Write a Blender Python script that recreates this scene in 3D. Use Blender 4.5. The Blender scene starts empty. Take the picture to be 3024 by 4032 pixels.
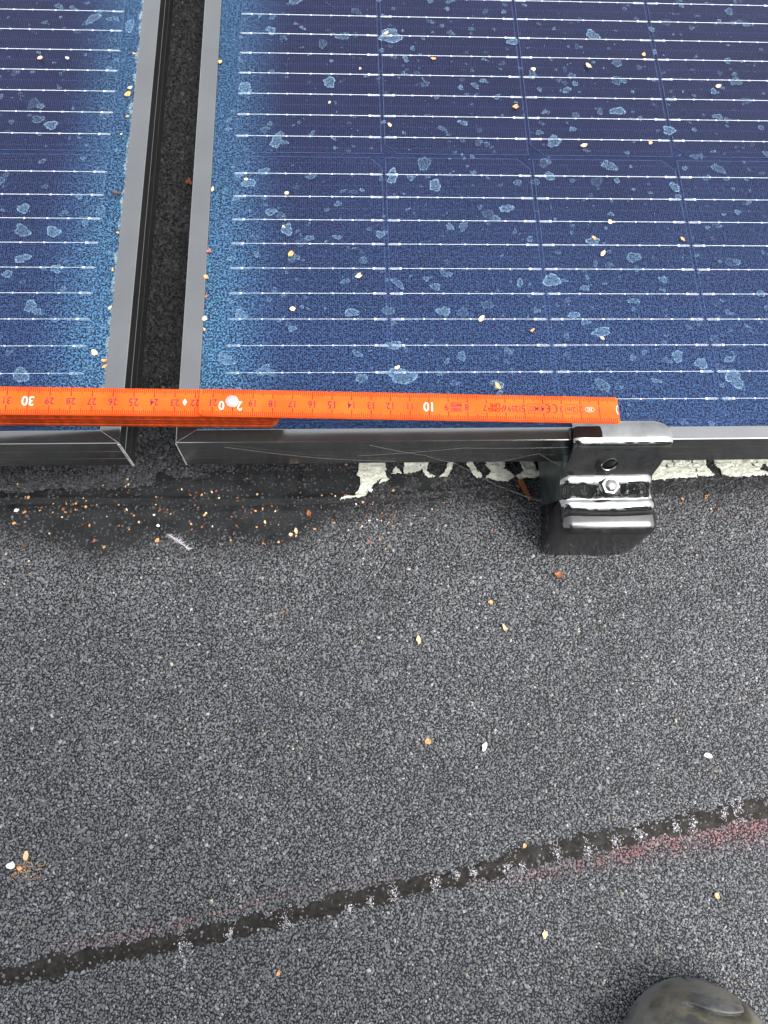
import bpy, bmesh, math, random
import numpy as np
from mathutils import Matrix, Vector
random.seed(7); rng = np.random.default_rng(11)
sc = bpy.context.scene
COL = sc.collection
MM = 0.001

# ------------------------------------------------------------------ camera
cam_d = bpy.data.cameras.new('camera'); cam = bpy.data.objects.new('camera', cam_d); COL.objects.link(cam)
cam_d.sensor_fit = 'VERTICAL'; cam_d.sensor_height = 36; cam_d.lens = 36*3028/4032
cam_d.clip_start = 0.01; cam_d.clip_end = 100
cam.matrix_world = Matrix(((0.99874562, 0.01200207, -0.0486121, -0.02474679),
                           (-0.02719252, 0.94521746, -0.32530682, -0.36669498),
                           (0.04204465, 0.32622065, 0.94435816, 0.46962621), (0, 0, 0, 1)))
sc.camera = cam
# ------------------------------------------------------------------ overcast daylight
SUN_EL, SUN_AZ = 60, 128          # azimuth measured from +Y towards +X
world = bpy.data.worlds.new('World'); sc.world = world; world.use_nodes = True
wt = world.node_tree; wn = wt.nodes; wn.clear()
sky = wn.new('ShaderNodeTexSky'); sky.sky_type = 'NISHITA'; sky.sun_disc = False
sky.sun_elevation = math.radians(SUN_EL); sky.sun_rotation = math.radians(SUN_AZ)
sky.air_density = 1.0; sky.dust_density = 4.0; sky.ozone_density = 1.0
hs = wn.new('ShaderNodeHueSaturation'); hs.inputs['Saturation'].default_value = 0.22
bg = wn.new('ShaderNodeBackground'); bg.inputs['Strength'].default_value = 0.15
wo = wn.new('ShaderNodeOutputWorld')
wt.links.new(sky.outputs[0], hs.inputs['Color']); wt.links.new(hs.outputs[0], bg.inputs[0]); wt.links.new(bg.outputs[0], wo.inputs[0])
sl = bpy.data.lights.new('sun', 'SUN'); sun = bpy.data.objects.new('sun', sl); COL.objects.link(sun)
sl.energy = 0.6; sl.angle = math.radians(45); sl.color = (1, .965, .92)
sd = Vector((math.sin(math.radians(SUN_AZ))*math.cos(math.radians(SUN_EL)), math.cos(math.radians(SUN_AZ))*math.cos(math.radians(SUN_EL)), math.sin(math.radians(SUN_EL))))
sun.rotation_euler = sd.to_track_quat('Z', 'Y').to_euler()
sc.view_settings.view_transform = 'Standard'; sc.view_settings.look = 'None'
sc.view_settings.exposure = 2.43; sc.view_settings.gamma = 1; sc.view_settings.use_curve_mapping = False

# ------------------------------------------------------------------ material helpers
def nt(name):
    m = bpy.data.materials.new(name); m.use_nodes = True
    t = m.node_tree; t.nodes.clear()
    out = t.nodes.new('ShaderNodeOutputMaterial')
    return m, t, out
class G:
    """tiny node-graph helper"""
    def __init__(s, t): s.t = t
    def n(s, typ, **kw):
        x = s.t.nodes.new(typ)
        for k, v in kw.items(): setattr(x, k, v)
        return x
    def put(s, sock, v):
        if isinstance(v, bpy.types.NodeSocket): s.t.links.new(v, sock)
        elif isinstance(v, (tuple, list)) and len(v) == 3 and sock.type == 'RGBA': sock.default_value = (*v, 1)
        else: sock.default_value = v
    def m(s, op, a, b=0.0, c=None):
        x = s.n('ShaderNodeMath', operation=op)
        s.put(x.inputs[0], a); s.put(x.inputs[1], b)
        if c is not None: s.put(x.inputs[2], c)
        return x.outputs[0]
    def ramp(s, v, a, b, lo=0.0, hi=1.0):
        x = s.n('ShaderNodeMapRange', interpolation_type='SMOOTHSTEP')
        s.put(x.inputs[0], v); s.put(x.inputs[1], a); s.put(x.inputs[2], b); s.put(x.inputs[3], lo); s.put(x.inputs[4], hi)
        return x.outputs[0]
    def noise(s, vec, scale, detail=3, rough=.55, dist=0.0):
        x = s.n('ShaderNodeTexNoise'); s.t.links.new(vec, x.inputs['Vector'])
        x.inputs['Scale'].default_value = scale; x.inputs['Detail'].default_value = detail
        x.inputs['Roughness'].default_value = rough; x.inputs['Distortion'].default_value = dist
        return x.outputs['Fac']
    def vor(s, vec, scale, feature='F1', rnd=1.0):
        x = s.n('ShaderNodeTexVoronoi', feature=feature); s.t.links.new(vec, x.inputs['Vector'])
        x.inputs['Scale'].default_value = scale; x.inputs['Randomness'].default_value = rnd
        return x
    def mix(s, f, a, b):
        x = s.n('ShaderNodeMix', data_type='RGBA'); s.put(x.inputs[0], f); s.put(x.inputs[6], a); s.put(x.inputs[7], b)
        return x.outputs[2]
    def bump(s, h, strength, dist):
        x = s.n('ShaderNodeBump'); s.put(x.inputs['Height'], h); x.inputs['Strength'].default_value = strength; x.inputs['Distance'].default_value = dist
        return x.outputs[0]
    def pr(s, color, rough=.5, metal=0.0, normal=None, spec=.5, sheen=0):
        x = s.n('ShaderNodeBsdfPrincipled')
        s.put(x.inputs['Base Color'], color); s.put(x.inputs['Roughness'], rough); s.put(x.inputs['Metallic'], metal)
        s.put(x.inputs['Specular IOR Level'], spec)
        if normal is not None: s.t.links.new(normal, x.inputs['Normal'])
        return x
def obj_co(g): return g.n('ShaderNodeTexCoord').outputs['Object']

def simple(name, col, rough=.5, metal=0.0, nscale=300, namp=.25, bump=0.0, bscale=1500, spec=.5, col2=None, rvar=0.0):
    m, t, out = nt(name); g = G(t); co = obj_co(g)
    nz = g.noise(co, nscale, 4)
    c2 = col2 if col2 else tuple(min(1, c*(1+namp*2)) for c in col)
    c1 = col if col2 else tuple(c*(1-namp) for c in col)
    c = g.mix(g.ramp(nz, .3, .7), c1, c2)
    nrm = g.bump(g.noise(co, bscale, 3), bump, .0003) if bump else None
    r = g.ramp(g.noise(co, nscale*.4, 4), .3, .7, max(0, rough-rvar), min(1, rough+rvar)) if rvar else rough
    p = g.pr(c, r, metal, nrm, spec); t.links.new(p.outputs[0], out.inputs[0])
    return m

def mat_cell():
    m, t, out = nt('silicon_cell'); g = G(t)
    co = obj_co(g); sp = g.n('ShaderNodeSeparateXYZ'); t.links.new(co, sp.inputs[0]); x, y = sp.outputs[0], sp.outputs[1]
    fr = g.m('FRACT', g.m('DIVIDE', x, .00118)); line = g.m('LESS_THAN', g.m('ABSOLUTE', g.m('SUBTRACT', fr, .5)), .085)
    # dashed line halfway between two busbars
    ph = g.m('FRACT', g.m('DIVIDE', g.m('SUBTRACT', y, .012975+.00865), .0173))
    near = g.m('LESS_THAN', g.m('ABSOLUTE', g.m('SUBTRACT', ph, g.m('ROUND', ph))), .012)
    dash = g.m('LESS_THAN', g.m('FRACT', g.m('DIVIDE', x, .00236)), .5)
    dl = g.m('MULTIPLY', near, dash)
    f = g.m('MAXIMUM', line, dl)
    nz = g.noise(co, 18, 3)
    base = g.mix(g.ramp(nz, .3, .7), (.003, .0027, .010), (.0045, .004, .014))
    c = g.mix(g.m('MULTIPLY', f, .75), base, (.038, .035, .070))
    p = g.pr(c, .4, 0.0); p.inputs['Specular IOR Level'].default_value = .06
    t.links.new(p.outputs[0], out.inputs[0]); return m

def mat_glass(side):
    """solar glass: transparent pane with a fine prismatic surface, sky reflection and a thin film of dust, its blue mottle painted for scattered sky"""
    m, t, out = nt('textured_glass_'+('left' if side < 0 else 'right')); g = G(t)
    co = obj_co(g); sp = g.n('ShaderNodeSeparateXYZ'); t.links.new(co, sp.inputs[0]); x, y = sp.outputs[0], sp.outputs[1]
    tex = g.vor(co, 900, 'F1').outputs['Distance']; tex2 = g.noise(co, 1400, 2)
    h = g.m('ADD', g.m('MULTIPLY', tex, .6), tex2)
    nrm = g.bump(h, .15, .0001)
    gl = g.n('ShaderNodeBsdfGlossy'); gl.inputs['Roughness'].default_value = .30; gl.inputs['Color'].default_value = (.92, .93, 1, 1)
    t.links.new(nrm, gl.inputs['Normal'])
    fres = g.n('ShaderNodeFresnel'); fres.inputs['IOR'].default_value = 1.42; t.links.new(nrm, fres.inputs['Normal'])
    tr = g.n('ShaderNodeBsdfTransparent'); tr.inputs['Color'].default_value = (.90, .93, .97, 1)
    a = g.n('ShaderNodeMixShader'); g.put(a.inputs[0], g.m('MULTIPLY', fres.outputs[0], .075)); t.links.new(tr.outputs[0], a.inputs[1]); t.links.new(gl.outputs[0], a.inputs[2])
    # dust with scattered sky painted into its blue mottle: object origin = the pane's lower corner beside the gap, x runs into the panel
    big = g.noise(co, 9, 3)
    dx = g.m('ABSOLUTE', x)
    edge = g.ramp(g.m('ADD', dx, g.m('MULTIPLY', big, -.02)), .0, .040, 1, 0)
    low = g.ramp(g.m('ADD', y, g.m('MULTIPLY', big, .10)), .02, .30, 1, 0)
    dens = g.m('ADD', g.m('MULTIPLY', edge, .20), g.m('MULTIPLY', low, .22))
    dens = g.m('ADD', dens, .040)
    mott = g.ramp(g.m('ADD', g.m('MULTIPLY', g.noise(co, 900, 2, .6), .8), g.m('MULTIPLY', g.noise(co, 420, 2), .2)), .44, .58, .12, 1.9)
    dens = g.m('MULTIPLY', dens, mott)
    # a crust of dried silt along the lip by the gap
    wob = g.m('MULTIPLY', g.m('SUBTRACT', g.noise(co, 70, 4, .7), .35), .012 if side < 0 else .003)
    crust = g.m('LESS_THAN', dx, wob)
    crust = g.m('MULTIPLY', g.ramp(g.m('SUBTRACT', wob, dx), 0, .0012), g.ramp(g.noise(co, 500, 3), .3, .6, .25, .75))
    dens = g.m('MAXIMUM', dens, crust)
    dens = g.m('MINIMUM', dens, .85)
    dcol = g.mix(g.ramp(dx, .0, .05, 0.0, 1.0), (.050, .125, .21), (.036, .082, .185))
    dcol = g.mix(crust, dcol, (.17, .20, .20))
    df = g.n('ShaderNodeBsdfDiffuse'); g.put(df.inputs['Color'], dcol)
    b = g.n('ShaderNodeMixShader'); g.put(b.inputs[0], dens); t.links.new(a.outputs[0], b.inputs[1]); t.links.new(df.outputs[0], b.inputs[2])
    t.links.new(b.outputs[0], out.inputs[0]); return m

def mat_spot():
    m, t, out = nt('dried_spot_and_glint'); g = G(t); co = obj_co(g)
    at = g.n('ShaderNodeAttribute', attribute_name='dens')
    nz = g.ramp(g.noise(co, 700, 5, .75), .38, .60, .12, 1.5)
    f = g.m('MINIMUM', g.m('MULTIPLY', at.outputs['Fac'], nz), .9)
    tr = g.n('ShaderNodeBsdfTransparent'); df = g.n('ShaderNodeBsdfDiffuse'); df.inputs['Color'].default_value = (.13, .215, .30, 1)
    b = g.n('ShaderNodeMixShader'); t.links.new(f, b.inputs[0]); t.links.new(tr.outputs[0], b.inputs[1]); t.links.new(df.outputs[0], b.inputs[2])
    t.links.new(b.outputs[0], out.inputs[0]); return m

def mat_granule():
    m, t, out = nt('slate_granule'); g = G(t)
    at = g.n('ShaderNodeAttribute', attribute_name='col'); co = obj_co(g)
    c = g.mix(g.ramp(g.noise(co, 2500, 2), .3, .7, 0, .3), at.outputs['Color'], (.05, .051, .054))
    p = g.pr(c, .75, 0, g.bump(g.noise(co, 3500, 2), .5, .0002), .22); t.links.new(p.outputs[0], out.inputs[0]); return m

def mat_roof():
    m, t, out = nt('bitumen_sheet'); g = G(t); co = obj_co(g)
    n1 = g.noise(co, 60, 5, .6); n2 = g.noise(co, 700, 4, .6); v = g.vor(co, 560).outputs['Distance']
    sp = g.n('ShaderNodeSeparateXYZ'); t.links.new(co, sp.inputs[0])
    # beyond the built granules the mineral finish is carried by the material
    d = g.m('MAXIMUM', g.m('SUBTRACT', g.m('ABSOLUTE', sp.outputs[0]), .285), g.m('SUBTRACT', g.m('ABSOLUTE', g.m('ADD', sp.outputs[1], .06)), .478))
    far = g.m('GREATER_THAN', d, 0.0)
    cc = g.vor(co, 560).outputs['Color']; sepc = g.n('ShaderNodeSeparateColor'); t.links.new(cc, sepc.inputs[0])
    stone = g.mix(sepc.outputs[0], (.04, .041, .044), (.11, .113, .118))
    bit = g.mix(g.ramp(n1, .35, .65), (.005, .0056, .0062), (.013, .0138, .0145))
    bit = g.mix(g.ramp(n2, .55, .72, 0, .6), bit, (.038, .038, .037))
    c = g.mix(far, bit, stone)
    h = g.m('ADD', g.m('MULTIPLY', n2, .8), g.m('MULTIPLY', g.m('MULTIPLY', v, -1.0), far))
    p = g.pr(c, g.ramp(n1, .3, .7, .6, .85), 0, g.bump(h, .9, .0009), .15); t.links.new(p.outputs[0], out.inputs[0]); return m

def mat_frame():
    m, t, out = nt('black_anodised_aluminium'); g = G(t); co = obj_co(g)
    mp = g.n('ShaderNodeMapping'); mp.inputs['Scale'].default_value = (1, 1, 1); t.links.new(co, mp.inputs[0])
    n = g.noise(mp.outputs[0], 25, 4); sp = g.vor(co, 260).outputs['Distance']
    dust = g.m('MULTIPLY', g.m('LESS_THAN', sp, .045), .5)
    c = g.mix(g.ramp(n, .3, .7), (.145, .146, .145), (.160, .161, .158)); c = g.mix(dust, c, (.35, .34, .31))
    r = g.ramp(n, .3, .7, .12, .17)
    p = g.pr(c, r, .92, g.bump(g.noise(co, 4000, 2), .03, .0001)); t.links.new(p.outputs[0], out.inputs[0]); return m

def mat_orange():
    m, t, out = nt('orange_plastic'); g = G(t); co = obj_co(g)
    n = g.noise(co, 60, 4); s = g.noise(co, 500, 5, .7)
    c = g.mix(g.ramp(n, .35, .65), (.46, .048, .0035), (.52, .066, .006)); c = g.mix(g.ramp(s, .62, .72, 0, .35), c, (.42, .026, .006))
    p = g.pr(c, .45, 0, g.bump(s, .08, .0002), .12); t.links.new(p.outputs[0], out.inputs[0]); return m

def mat_boot():
    m, t, out = nt('worn_boot_rubber'); g = G(t); co = obj_co(g)
    at = g.n('ShaderNodeAttribute', attribute_name='dirt')
    n = g.noise(co, 45, 5, .65); n2 = g.noise(co, 260, 5, .7)
    c = g.mix(g.ramp(n, .35, .65), (.016, .016, .0155), (.085, .085, .08))
    c = g.mix(g.ramp(n2, .55, .75, 0, .6), c, (.08, .077, .07))
    d = g.m('MINIMUM', g.m('MULTIPLY', at.outputs['Fac'], g.ramp(n2, .35, .65, .1, 1.0)), .7)
    c = g.mix(d, c, (.10, .085, .052))
    p = g.pr(c, g.ramp(n, .3, .7, .5, .75), 0, g.bump(g.m('ADD', n2, g.m('MULTIPLY', n, 2.0)), .25, .0008)); t.links.new(p.outputs[0], out.inputs[0]); return m

M = {
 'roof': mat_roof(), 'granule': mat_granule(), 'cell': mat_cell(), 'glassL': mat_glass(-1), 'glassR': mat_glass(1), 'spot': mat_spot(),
 'frame': mat_frame(), 'orange': mat_orange(), 'boot': mat_boot(),
 'back': simple('blue_black_backsheet', (.0065, .0068, .021), .6, nscale=40, bump=.2, bscale=900, spec=.06),
 'print': simple('silver_paste', (.034, .040, .072), .6, 0, spec=.1),
 'wire': simple('tinned_copper_wire', (.52, .52, .51), .4, .15, nscale=900, namp=.1),
 'raw': simple('raw_cut_aluminium', (.30, .30, .29), .45, .3, nscale=600, bump=.4, bscale=1500),
 'scuff': simple('scuffed_edge', (.17, .17, .165), .5, .6, nscale=800),
 'tick': simple('red_print', (.17, .003, .001), .6, nscale=900, namp=.1, spec=.1),
 'num': simple('purple_brown_print', (.07, .008, .022), .6, nscale=900, namp=.15, spec=.1),
 'white': simple('white_print', (.40, .38, .35), .5, nscale=900, namp=.08),
 'rivet': simple('pinkish_rivet', (.36, .24, .235), .3, .1, nscale=400, namp=.1),
 'clamp': simple('gloss_black_clamp', (.14, .142, .139), .05, .96, nscale=120, namp=.12, bump=.03, bscale=500, rvar=.05),
 'orange_shaded': simple('orange_plastic_shaded', (.20, .026, .004), .5, nscale=300, bump=.2, spec=.12),  # same orange plastic, darkened to paint the shade on the folded stack
 'zinc': simple('galvanised_steel', (.13, .155, .155), .38, .85, nscale=60, namp=.25, rvar=.1),
 'cap': simple('black_plastic_cap', (.006, .006, .006), .2, 0, nscale=200, namp=.4, bump=.05, bscale=900, spec=.75, rvar=.08),
 'bolt': simple('stainless_steel', (.13, .13, .129), .18, .95, nscale=900, namp=.12, bump=.08, bscale=2500, rvar=.08),
 'paint': simple('peeling_cream_paint', (.30, .31, .26), .6, nscale=350, col2=(.46, .46, .39), bump=.6, bscale=500),
 'paintblue': simple('bluish_white_film', (.5, .6, .68), .5, nscale=350, bump=.3),
 'seam': simple('bitumen_bleed', (.002, .0017, .0014), .75, nscale=420, col2=(.012, .010, .0075), bump=.9, bscale=900, rvar=.12, spec=.2),
 'fibre': simple('white_fibre', (.36, .35, .37), .7, nscale=900, namp=.1),
 'tan': simple('tan_seed_skin', (.36, .17, .055), .55, nscale=1200, namp=.3),
 'pale': simple('pale_petal', (.42, .30, .17), .55, nscale=1200, namp=.2),
 'rust': simple('rust_brown_bract', (.15, .045, .012), .65, nscale=1200, namp=.35),
 'brown': simple('dark_brown_husk', (.05, .022, .010), .6, nscale=1200, namp=.3),
 'straw': simple('dry_straw', (.20, .115, .05), .7, nscale=1200, namp=.4),
 'chalk': simple('white_grit', (.40, .39, .37), .6, nscale=1200, namp=.15),
 'web': simple('spider_silk', (.16, .16, .155), .4, nscale=900, namp=.1),
 'cloth': simple('dark_work_trousers', (.012, .014, .02), .85, nscale=300, bump=.5, bscale=1500),
 'dark': simple('dark_void', (.004, .004, .004), .6),
}

# ------------------------------------------------------------------ mesh helpers (all builder coordinates in millimetres)
def tag(o, label=None, cat=None, group=None, kind=None):
    for k, v in (('label', label), ('category', cat), ('group', group), ('kind', kind)):
        if v: o[k] = v
    return o
def new_obj(name, data, parent=None):
    o = bpy.data.objects.new(name, data); COL.objects.link(o)
    if parent: o.parent = parent
    return o
def empty(name, loc=(0, 0, 0)):
    o = new_obj(name, None); o.location = Vector(loc)*MM; o.empty_display_size = .01; return o
def mesh_from(name, verts, faces, mats, smooth=False, fm=None):
    me = bpy.data.meshes.new(name)
    me.from_pydata([tuple(c*MM for c in v) for v in verts], [], faces)
    for m in (mats if isinstance(mats, (list, tuple)) else [mats]): me.materials.append(m)
    if fm is not None: me.polygons.foreach_set('material_index', fm)
    if smooth: me.polygons.foreach_set('use_smooth', [True]*len(me.polygons))
    me.update(); return me
class MB:
    def __init__(s): s.v = []; s.f = []; s.m = []
    def box(s, x0, x1, y0, y1, z0, z1, mi=0):
        b = len(s.v)
        s.v += [(x0,y0,z0),(x1,y0,z0),(x1,y1,z0),(x0,y1,z0),(x0,y0,z1),(x1,y0,z1),(x1,y1,z1),(x0,y1,z1)]
        for q in ((0,3,2,1),(4,5,6,7),(0,1,5,4),(1,2,6,5),(2,3,7,6),(3,0,4,7)): s.f.append(tuple(b+i for i in q)); s.m.append(mi)
    def poly(s, pts, mi=0):
        b = len(s.v); s.v += list(pts); s.f.append(tuple(range(b, b+len(pts)))); s.m.append(mi)
    def tube(s, pts, r, n=6, mi=0):
        pts = [Vector(p) for p in pts]; b = len(s.v)
        rr = r if isinstance(r, (list, tuple)) else [r]*len(pts)
        for i, p in enumerate(pts):
            d = (pts[min(i+1, len(pts)-1)]-pts[max(i-1, 0)]).normalized()
            a = d.orthogonal().normalized(); c = d.cross(a)
            for k in range(n):
                w = 2*math.pi*k/n; s.v.append(tuple(p+(a*math.cos(w)+c*math.sin(w))*rr[i]))
        for i in range(len(pts)-1):
            for k in range(n): s.f.append((b+i*n+k, b+i*n+(k+1)%n, b+(i+1)*n+(k+1)%n, b+(i+1)*n+k)); s.m.append(mi)
        s.f.append(tuple(b+k for k in reversed(range(n)))); s.m.append(mi)
        e = b+(len(pts)-1)*n; s.f.append(tuple(e+k for k in range(n))); s.m.append(mi)
    def grid(s, P, mi=0, closed=False):
        """P[i][j] rows of points"""
        b = len(s.v); n = len(P); m = len(P[0])
        for row in P: s.v += [tuple(p) for p in row]
        for i in range(n-1):
            for j in range(m if closed else m-1):
                j2 = (j+1) % m
                s.f.append((b+i*m+j, b+i*m+j2, b+(i+1)*m+j2, b+(i+1)*m+j)); s.m.append(mi)
        return b
    def mesh(s, name, mats, smooth=False): return mesh_from(name, s.v, s.f, mats, smooth, s.m)
    def obj(s, name, mats, parent=None, smooth=False): return new_obj(name, s.mesh(name, mats, smooth), parent)

def vnoise(x, y, seed=0):
    """smooth value noise on numpy arrays"""
    xi = np.floor(x).astype(np.int64); yi = np.floor(y).astype(np.int64); fx = x-xi; fy = y-yi
    def h(a, b):
        n = (a*374761393+b*668265263+seed*1442695041) & 0xffffffff
        n = ((n ^ (n >> 13))*1274126177) & 0xffffffff
        return ((n ^ (n >> 16)) & 0xffff)/65535.
    u = fx*fx*(3-2*fx); w = fy*fy*(3-2*fy)
    return (h(xi, yi)*(1-u)+h(xi+1, yi)*u)*(1-w)+(h(xi, yi+1)*(1-u)+h(xi+1, yi+1)*u)*w
def fbm(x, y, s, seed=0, o=4):
    r = 0; a = .5; t = 0
    for i in range(o): r = r+a*vnoise(x/s, y/s, seed+i); t += a; a *= .5; s *= .5
    return r/t
def inpoly(X, Y, P):
    r = np.zeros(X.shape, bool); n = len(P)
    for i in range(n):
        x1, y1 = P[i]; x2, y2 = P[(i+1) % n]
        if y1 == y2: continue
        c = ((y1 > Y) != (y2 > Y)) & (X < (x2-x1)*(Y-y1)/(y2-y1)+x1); r ^= c
    return r

# ------------------------------------------------------------------ the roof
SEAM_X = [-330,-209.8,-195.7,-181.8,-157.9,-138.6,-117.9,-94.7,-74.8,-52.3,-29.5,-6.4,16.9,40.4,64.5,91.3,116.1,137.8,160.1,179.7,202.5,219.1,330]
SEAM_T = [-482,-458.0,-456.4,-452.6,-449.0,-446.9,-444.7,-439.5,-436.8,-433.7,-428.0,-424.2,-420.3,-417.5,-410.6,-406.6,-400.1,-398.8,-394.5,-391.8,-386.9,-385.6,-360]
SEAM_B = [-488,-464.4,-462.2,-461.2,-456.0,-452.8,-450.5,-447.3,-442.4,-438.7,-435.6,-431.1,-427.2,-423.3,-418.2,-413.8,-409.8,-404.9,-401.4,-398.7,-395.2,-393.2,-368]
LOW_X = [-330,-242,-213,-183,-166,-147,-127,-98,-63,-39,-9,21,330]
LOW_Y = [-215,-212.3,-220.3,-231.3,-228.6,-221.3,-221.6,-225,-227,-212,-203,-198.5,-190]
def bitumen_mask(x, y):
    """1 where the torched bare bitumen lies above the granules"""
    edge = np.interp(x, LOW_X, LOW_Y)+(fbm(x, y, 9, 5)-.5)*14
    m = (y > edge)
    m &= (x < 330)
    loose = (x < -150+30*(fbm(x, y, 25, 9)-.5)) & (y > -187+12*(fbm(x, y, 14, 3)-.5))     # coarse granules under the left panel
    gap = (y > -178+14*(fbm(x, y, 12, 4)-.5)) & (x < -100)
    return m & ~loose & ~gap
def roof_h(x, y):
    h = (fbm(x, y, 60, 21)-.5)*1.2
    b = bitumen_mask(x, y)*1.0
    h = h+b*(1.0+1.3*(fbm(x, y, 7, 33)-.35)+.5*(fbm(x, y, 2.2, 31)-.5))
    yc = -197.5+1.2*np.sin(x*.02)+np.where(x > 10, (x-10)*.08, 0)
    fade = np.clip((90-x)/60, 0, 1)
    h = h+fade*(1.8*np.exp(-((y-yc-2.6)/1.6)**2)-1.5*np.exp(-((y-yc)/.9)**2)+.8*np.exp(-((y-yc+6)/2.2)**2))
    xc = -57+3*(fbm(y, x*0, 9, 77)-.5)
    h = h-1.9*np.exp(-((x-xc)/1.0)**2)*((y > -196) & (y < -165))
    # overlap of the upper sheet on the lower one along the slanting seam
    s = np.interp(x, SEAM_X, SEAM_B)
    h = h+1.3/(1+np.exp(-(y-s-2)/.8))-1.3
    return h
def dense(a, b, st): return list(np.arange(a, b+.1, st))
xs = [-6000,-3000,-1500,-800,-500,-400]+dense(-340, 340, 2.2)+[400,500,800,1500,3000,6000]
ys = [-6000,-3000,-1500,-900,-700,-620]+dense(-560, -240, 3.0)+dense(-238, -150, 1.3)+dense(-146, 160, 4)+[300,700,1500,3000,6000]
XX, YY = np.meshgrid(xs, ys); HH = roof_h(XX, YY)
v = np.stack([XX, YY, HH], -1).reshape(-1, 3)
nx = len(xs); idx = np.arange(nx*len(ys)).reshape(len(ys), nx)
f = np.stack([idx[:-1, :-1], idx[:-1, 1:], idx[1:, 1:], idx[1:, :-1]], -1).reshape(-1, 4)
def np_mesh(name, v, f, mat, smooth=False):
    me = bpy.data.meshes.new(name); k = f.shape[1]
    me.vertices.add(len(v)); me.vertices.foreach_set('co', (v*MM).astype(np.float32).ravel())
    me.loops.add(f.size); me.loops.foreach_set('vertex_index', f.astype(np.int32).ravel())
    me.polygons.add(len(f)); me.polygons.foreach_set('loop_start', np.arange(0, f.size, k, dtype=np.int32))
    me.polygons.foreach_set('loop_total', np.full(len(f), k, dtype=np.int32))
    if smooth: me.polygons.foreach_set('use_smooth', np.ones(len(f), bool))
    me.materials.append(mat); me.update(calc_edges=True); me.validate(); return me
roof = new_obj('flat_roof', np_mesh('flat_roof', v, f, M['roof'], True))
tag(roof, 'black bitumen roof sheet under the panels and the grey granules', 'roof', kind='structure')

BOXV = np.array([[-1,-1,0],[1,-1,0],[1,1,0],[-1,1,0],[-.66,-.66,1],[.66,-.66,1],[.66,.66,1],[-.66,.66,1]], float)
BOXF = np.array([(4,5,6,7),(0,1,5,4),(1,2,6,5),(2,3,7,6),(3,0,4,7)])
def granules(name, x, y, r, col, zo=0.0):
    n = len(x)
    V = np.repeat(BOXV[None], n, 0)
    V[:, :, :2] *= (1+rng.uniform(-.38, .38, (n, 8, 2))); V[:, 4:, 2] *= (1+rng.uniform(-.45, .45, (n, 4)))
    s = r[:, None]; V[:, :, 0] *= s*rng.uniform(.75, 1.3, (n, 1)); V[:, :, 1] *= s*rng.uniform(.6, 1.0, (n, 1)); V[:, :, 2] *= s*rng.uniform(.6, 1.25, (n, 1))
    tx = rng.normal(0, .30, (n, 1)); ty = rng.normal(0, .30, (n, 1))
    V[:, :, 2] += V[:, :, 0]*tx+V[:, :, 1]*ty
    a = rng.uniform(0, 6.283, n); c = np.cos(a)[:, None]; q = np.sin(a)[:, None]
    X = V[:, :, 0]*c-V[:, :, 1]*q; Y = V[:, :, 0]*q+V[:, :, 1]*c
    V[:, :, 0] = X+x[:, None]; V[:, :, 1] = Y+y[:, None]; V[:, :, 2] += (roof_h(x, y)-.25+zo)[:, None]
    F = (BOXF[None]+np.arange(n)[:, None, None]*8).reshape(-1, 4)
    me = np_mesh(name, V.reshape(-1, 3), F, M['granule'])
    at = me.attributes.new('col', 'FLOAT_COLOR', 'POINT')
    C4 = np.ones((n, 8, 4), np.float32); C4[:, :, :3] = col[:, None, :]; at.data.foreach_set('color', C4.ravel())
    return new_obj(name, me)
def scatter(x0, x1, y0, y1, sp):
    gx = np.arange(x0, x1, sp); gy = np.arange(y0, y1, sp*.866)
    X, Y = np.meshgrid(gx, gy); X = X+(np.arange(len(gy)) % 2)[:, None]*sp*.5
    X = X+rng.uniform(-.42, .42, X.shape)*sp; Y = Y+rng.uniform(-.42, .42, Y.shape)*sp
    return X.ravel(), Y.ravel()
RED = [(-186.8,-450.6,.25),(-172.5,-449,.3),(-163,-446,.25),(-97.4,-433.8,.5),(-75,-427.7,.5),(-65,-424.6,.45),(-24.3,-420.1,.2),(63.8,-421.4,.3),(90.4,-417.5,.5),(117.5,-412.3,.6),(144.8,-407.3,.8),(172.5,-403.3,.9),(200.5,-399.2,.95),(217.5,-394.7,.95),(260,-386,.9)]
def gcol(x, y, dark=1.0):
    n = len(x); val = .088*np.exp(rng.normal(0, .30, n))*(.82+.36*fbm(x, y, 28, 90))*dark
    c = np.stack([val*.97, val*1.0, val*1.07], 1)
    k = rng.random(n) < .012; c[k] = np.array([.22, .22, .21])*rng.uniform(.7, 1.3, (k.sum(), 1))*dark
    k = rng.random(n) < .02; c[k] *= np.array([1.5, 1.35, 1.0])
    # faded red marking line beside the seam
    rx = np.array([p[0] for p in RED]); ry = np.array([p[1] for p in RED]); rs = np.array([p[2] for p in RED])
    yc = np.interp(x, rx, ry); st = np.interp(x, rx, rs, left=0.0, right=.9); wdt = np.interp(x, [-190,-100,60,110,220], [6,1.2,2.5,4.5,8.5])
    a = st*np.exp(-((y-yc+1.5)/wdt)**2)*np.clip(fbm(x, y, 5, 44)*2.2-.45, 0, 1)*.8
    a = np.clip(a, 0, .55)[:, None]
    c = c*(1-a)+a*np.array([.20, .062, .060])*(.5+.9*rng.random((n, 1)))
    return c
X, Y = scatter(-290, 275, -535, -170, 1.30)
bm_ = bitumen_mask(X, Y)
under = (Y > -187) & (X > -150)
sT = np.interp(X, SEAM_X, SEAM_T)+(fbm(X, Y, 6, 61)-.5)*4.5; sB = np.interp(X, SEAM_X, SEAM_B)+(fbm(X, Y, 5, 62)-.5)*4.5
seam = (Y < sT-.3) & (Y > sB+.3)
lowb = np.interp(X, LOW_X, LOW_Y)
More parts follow.
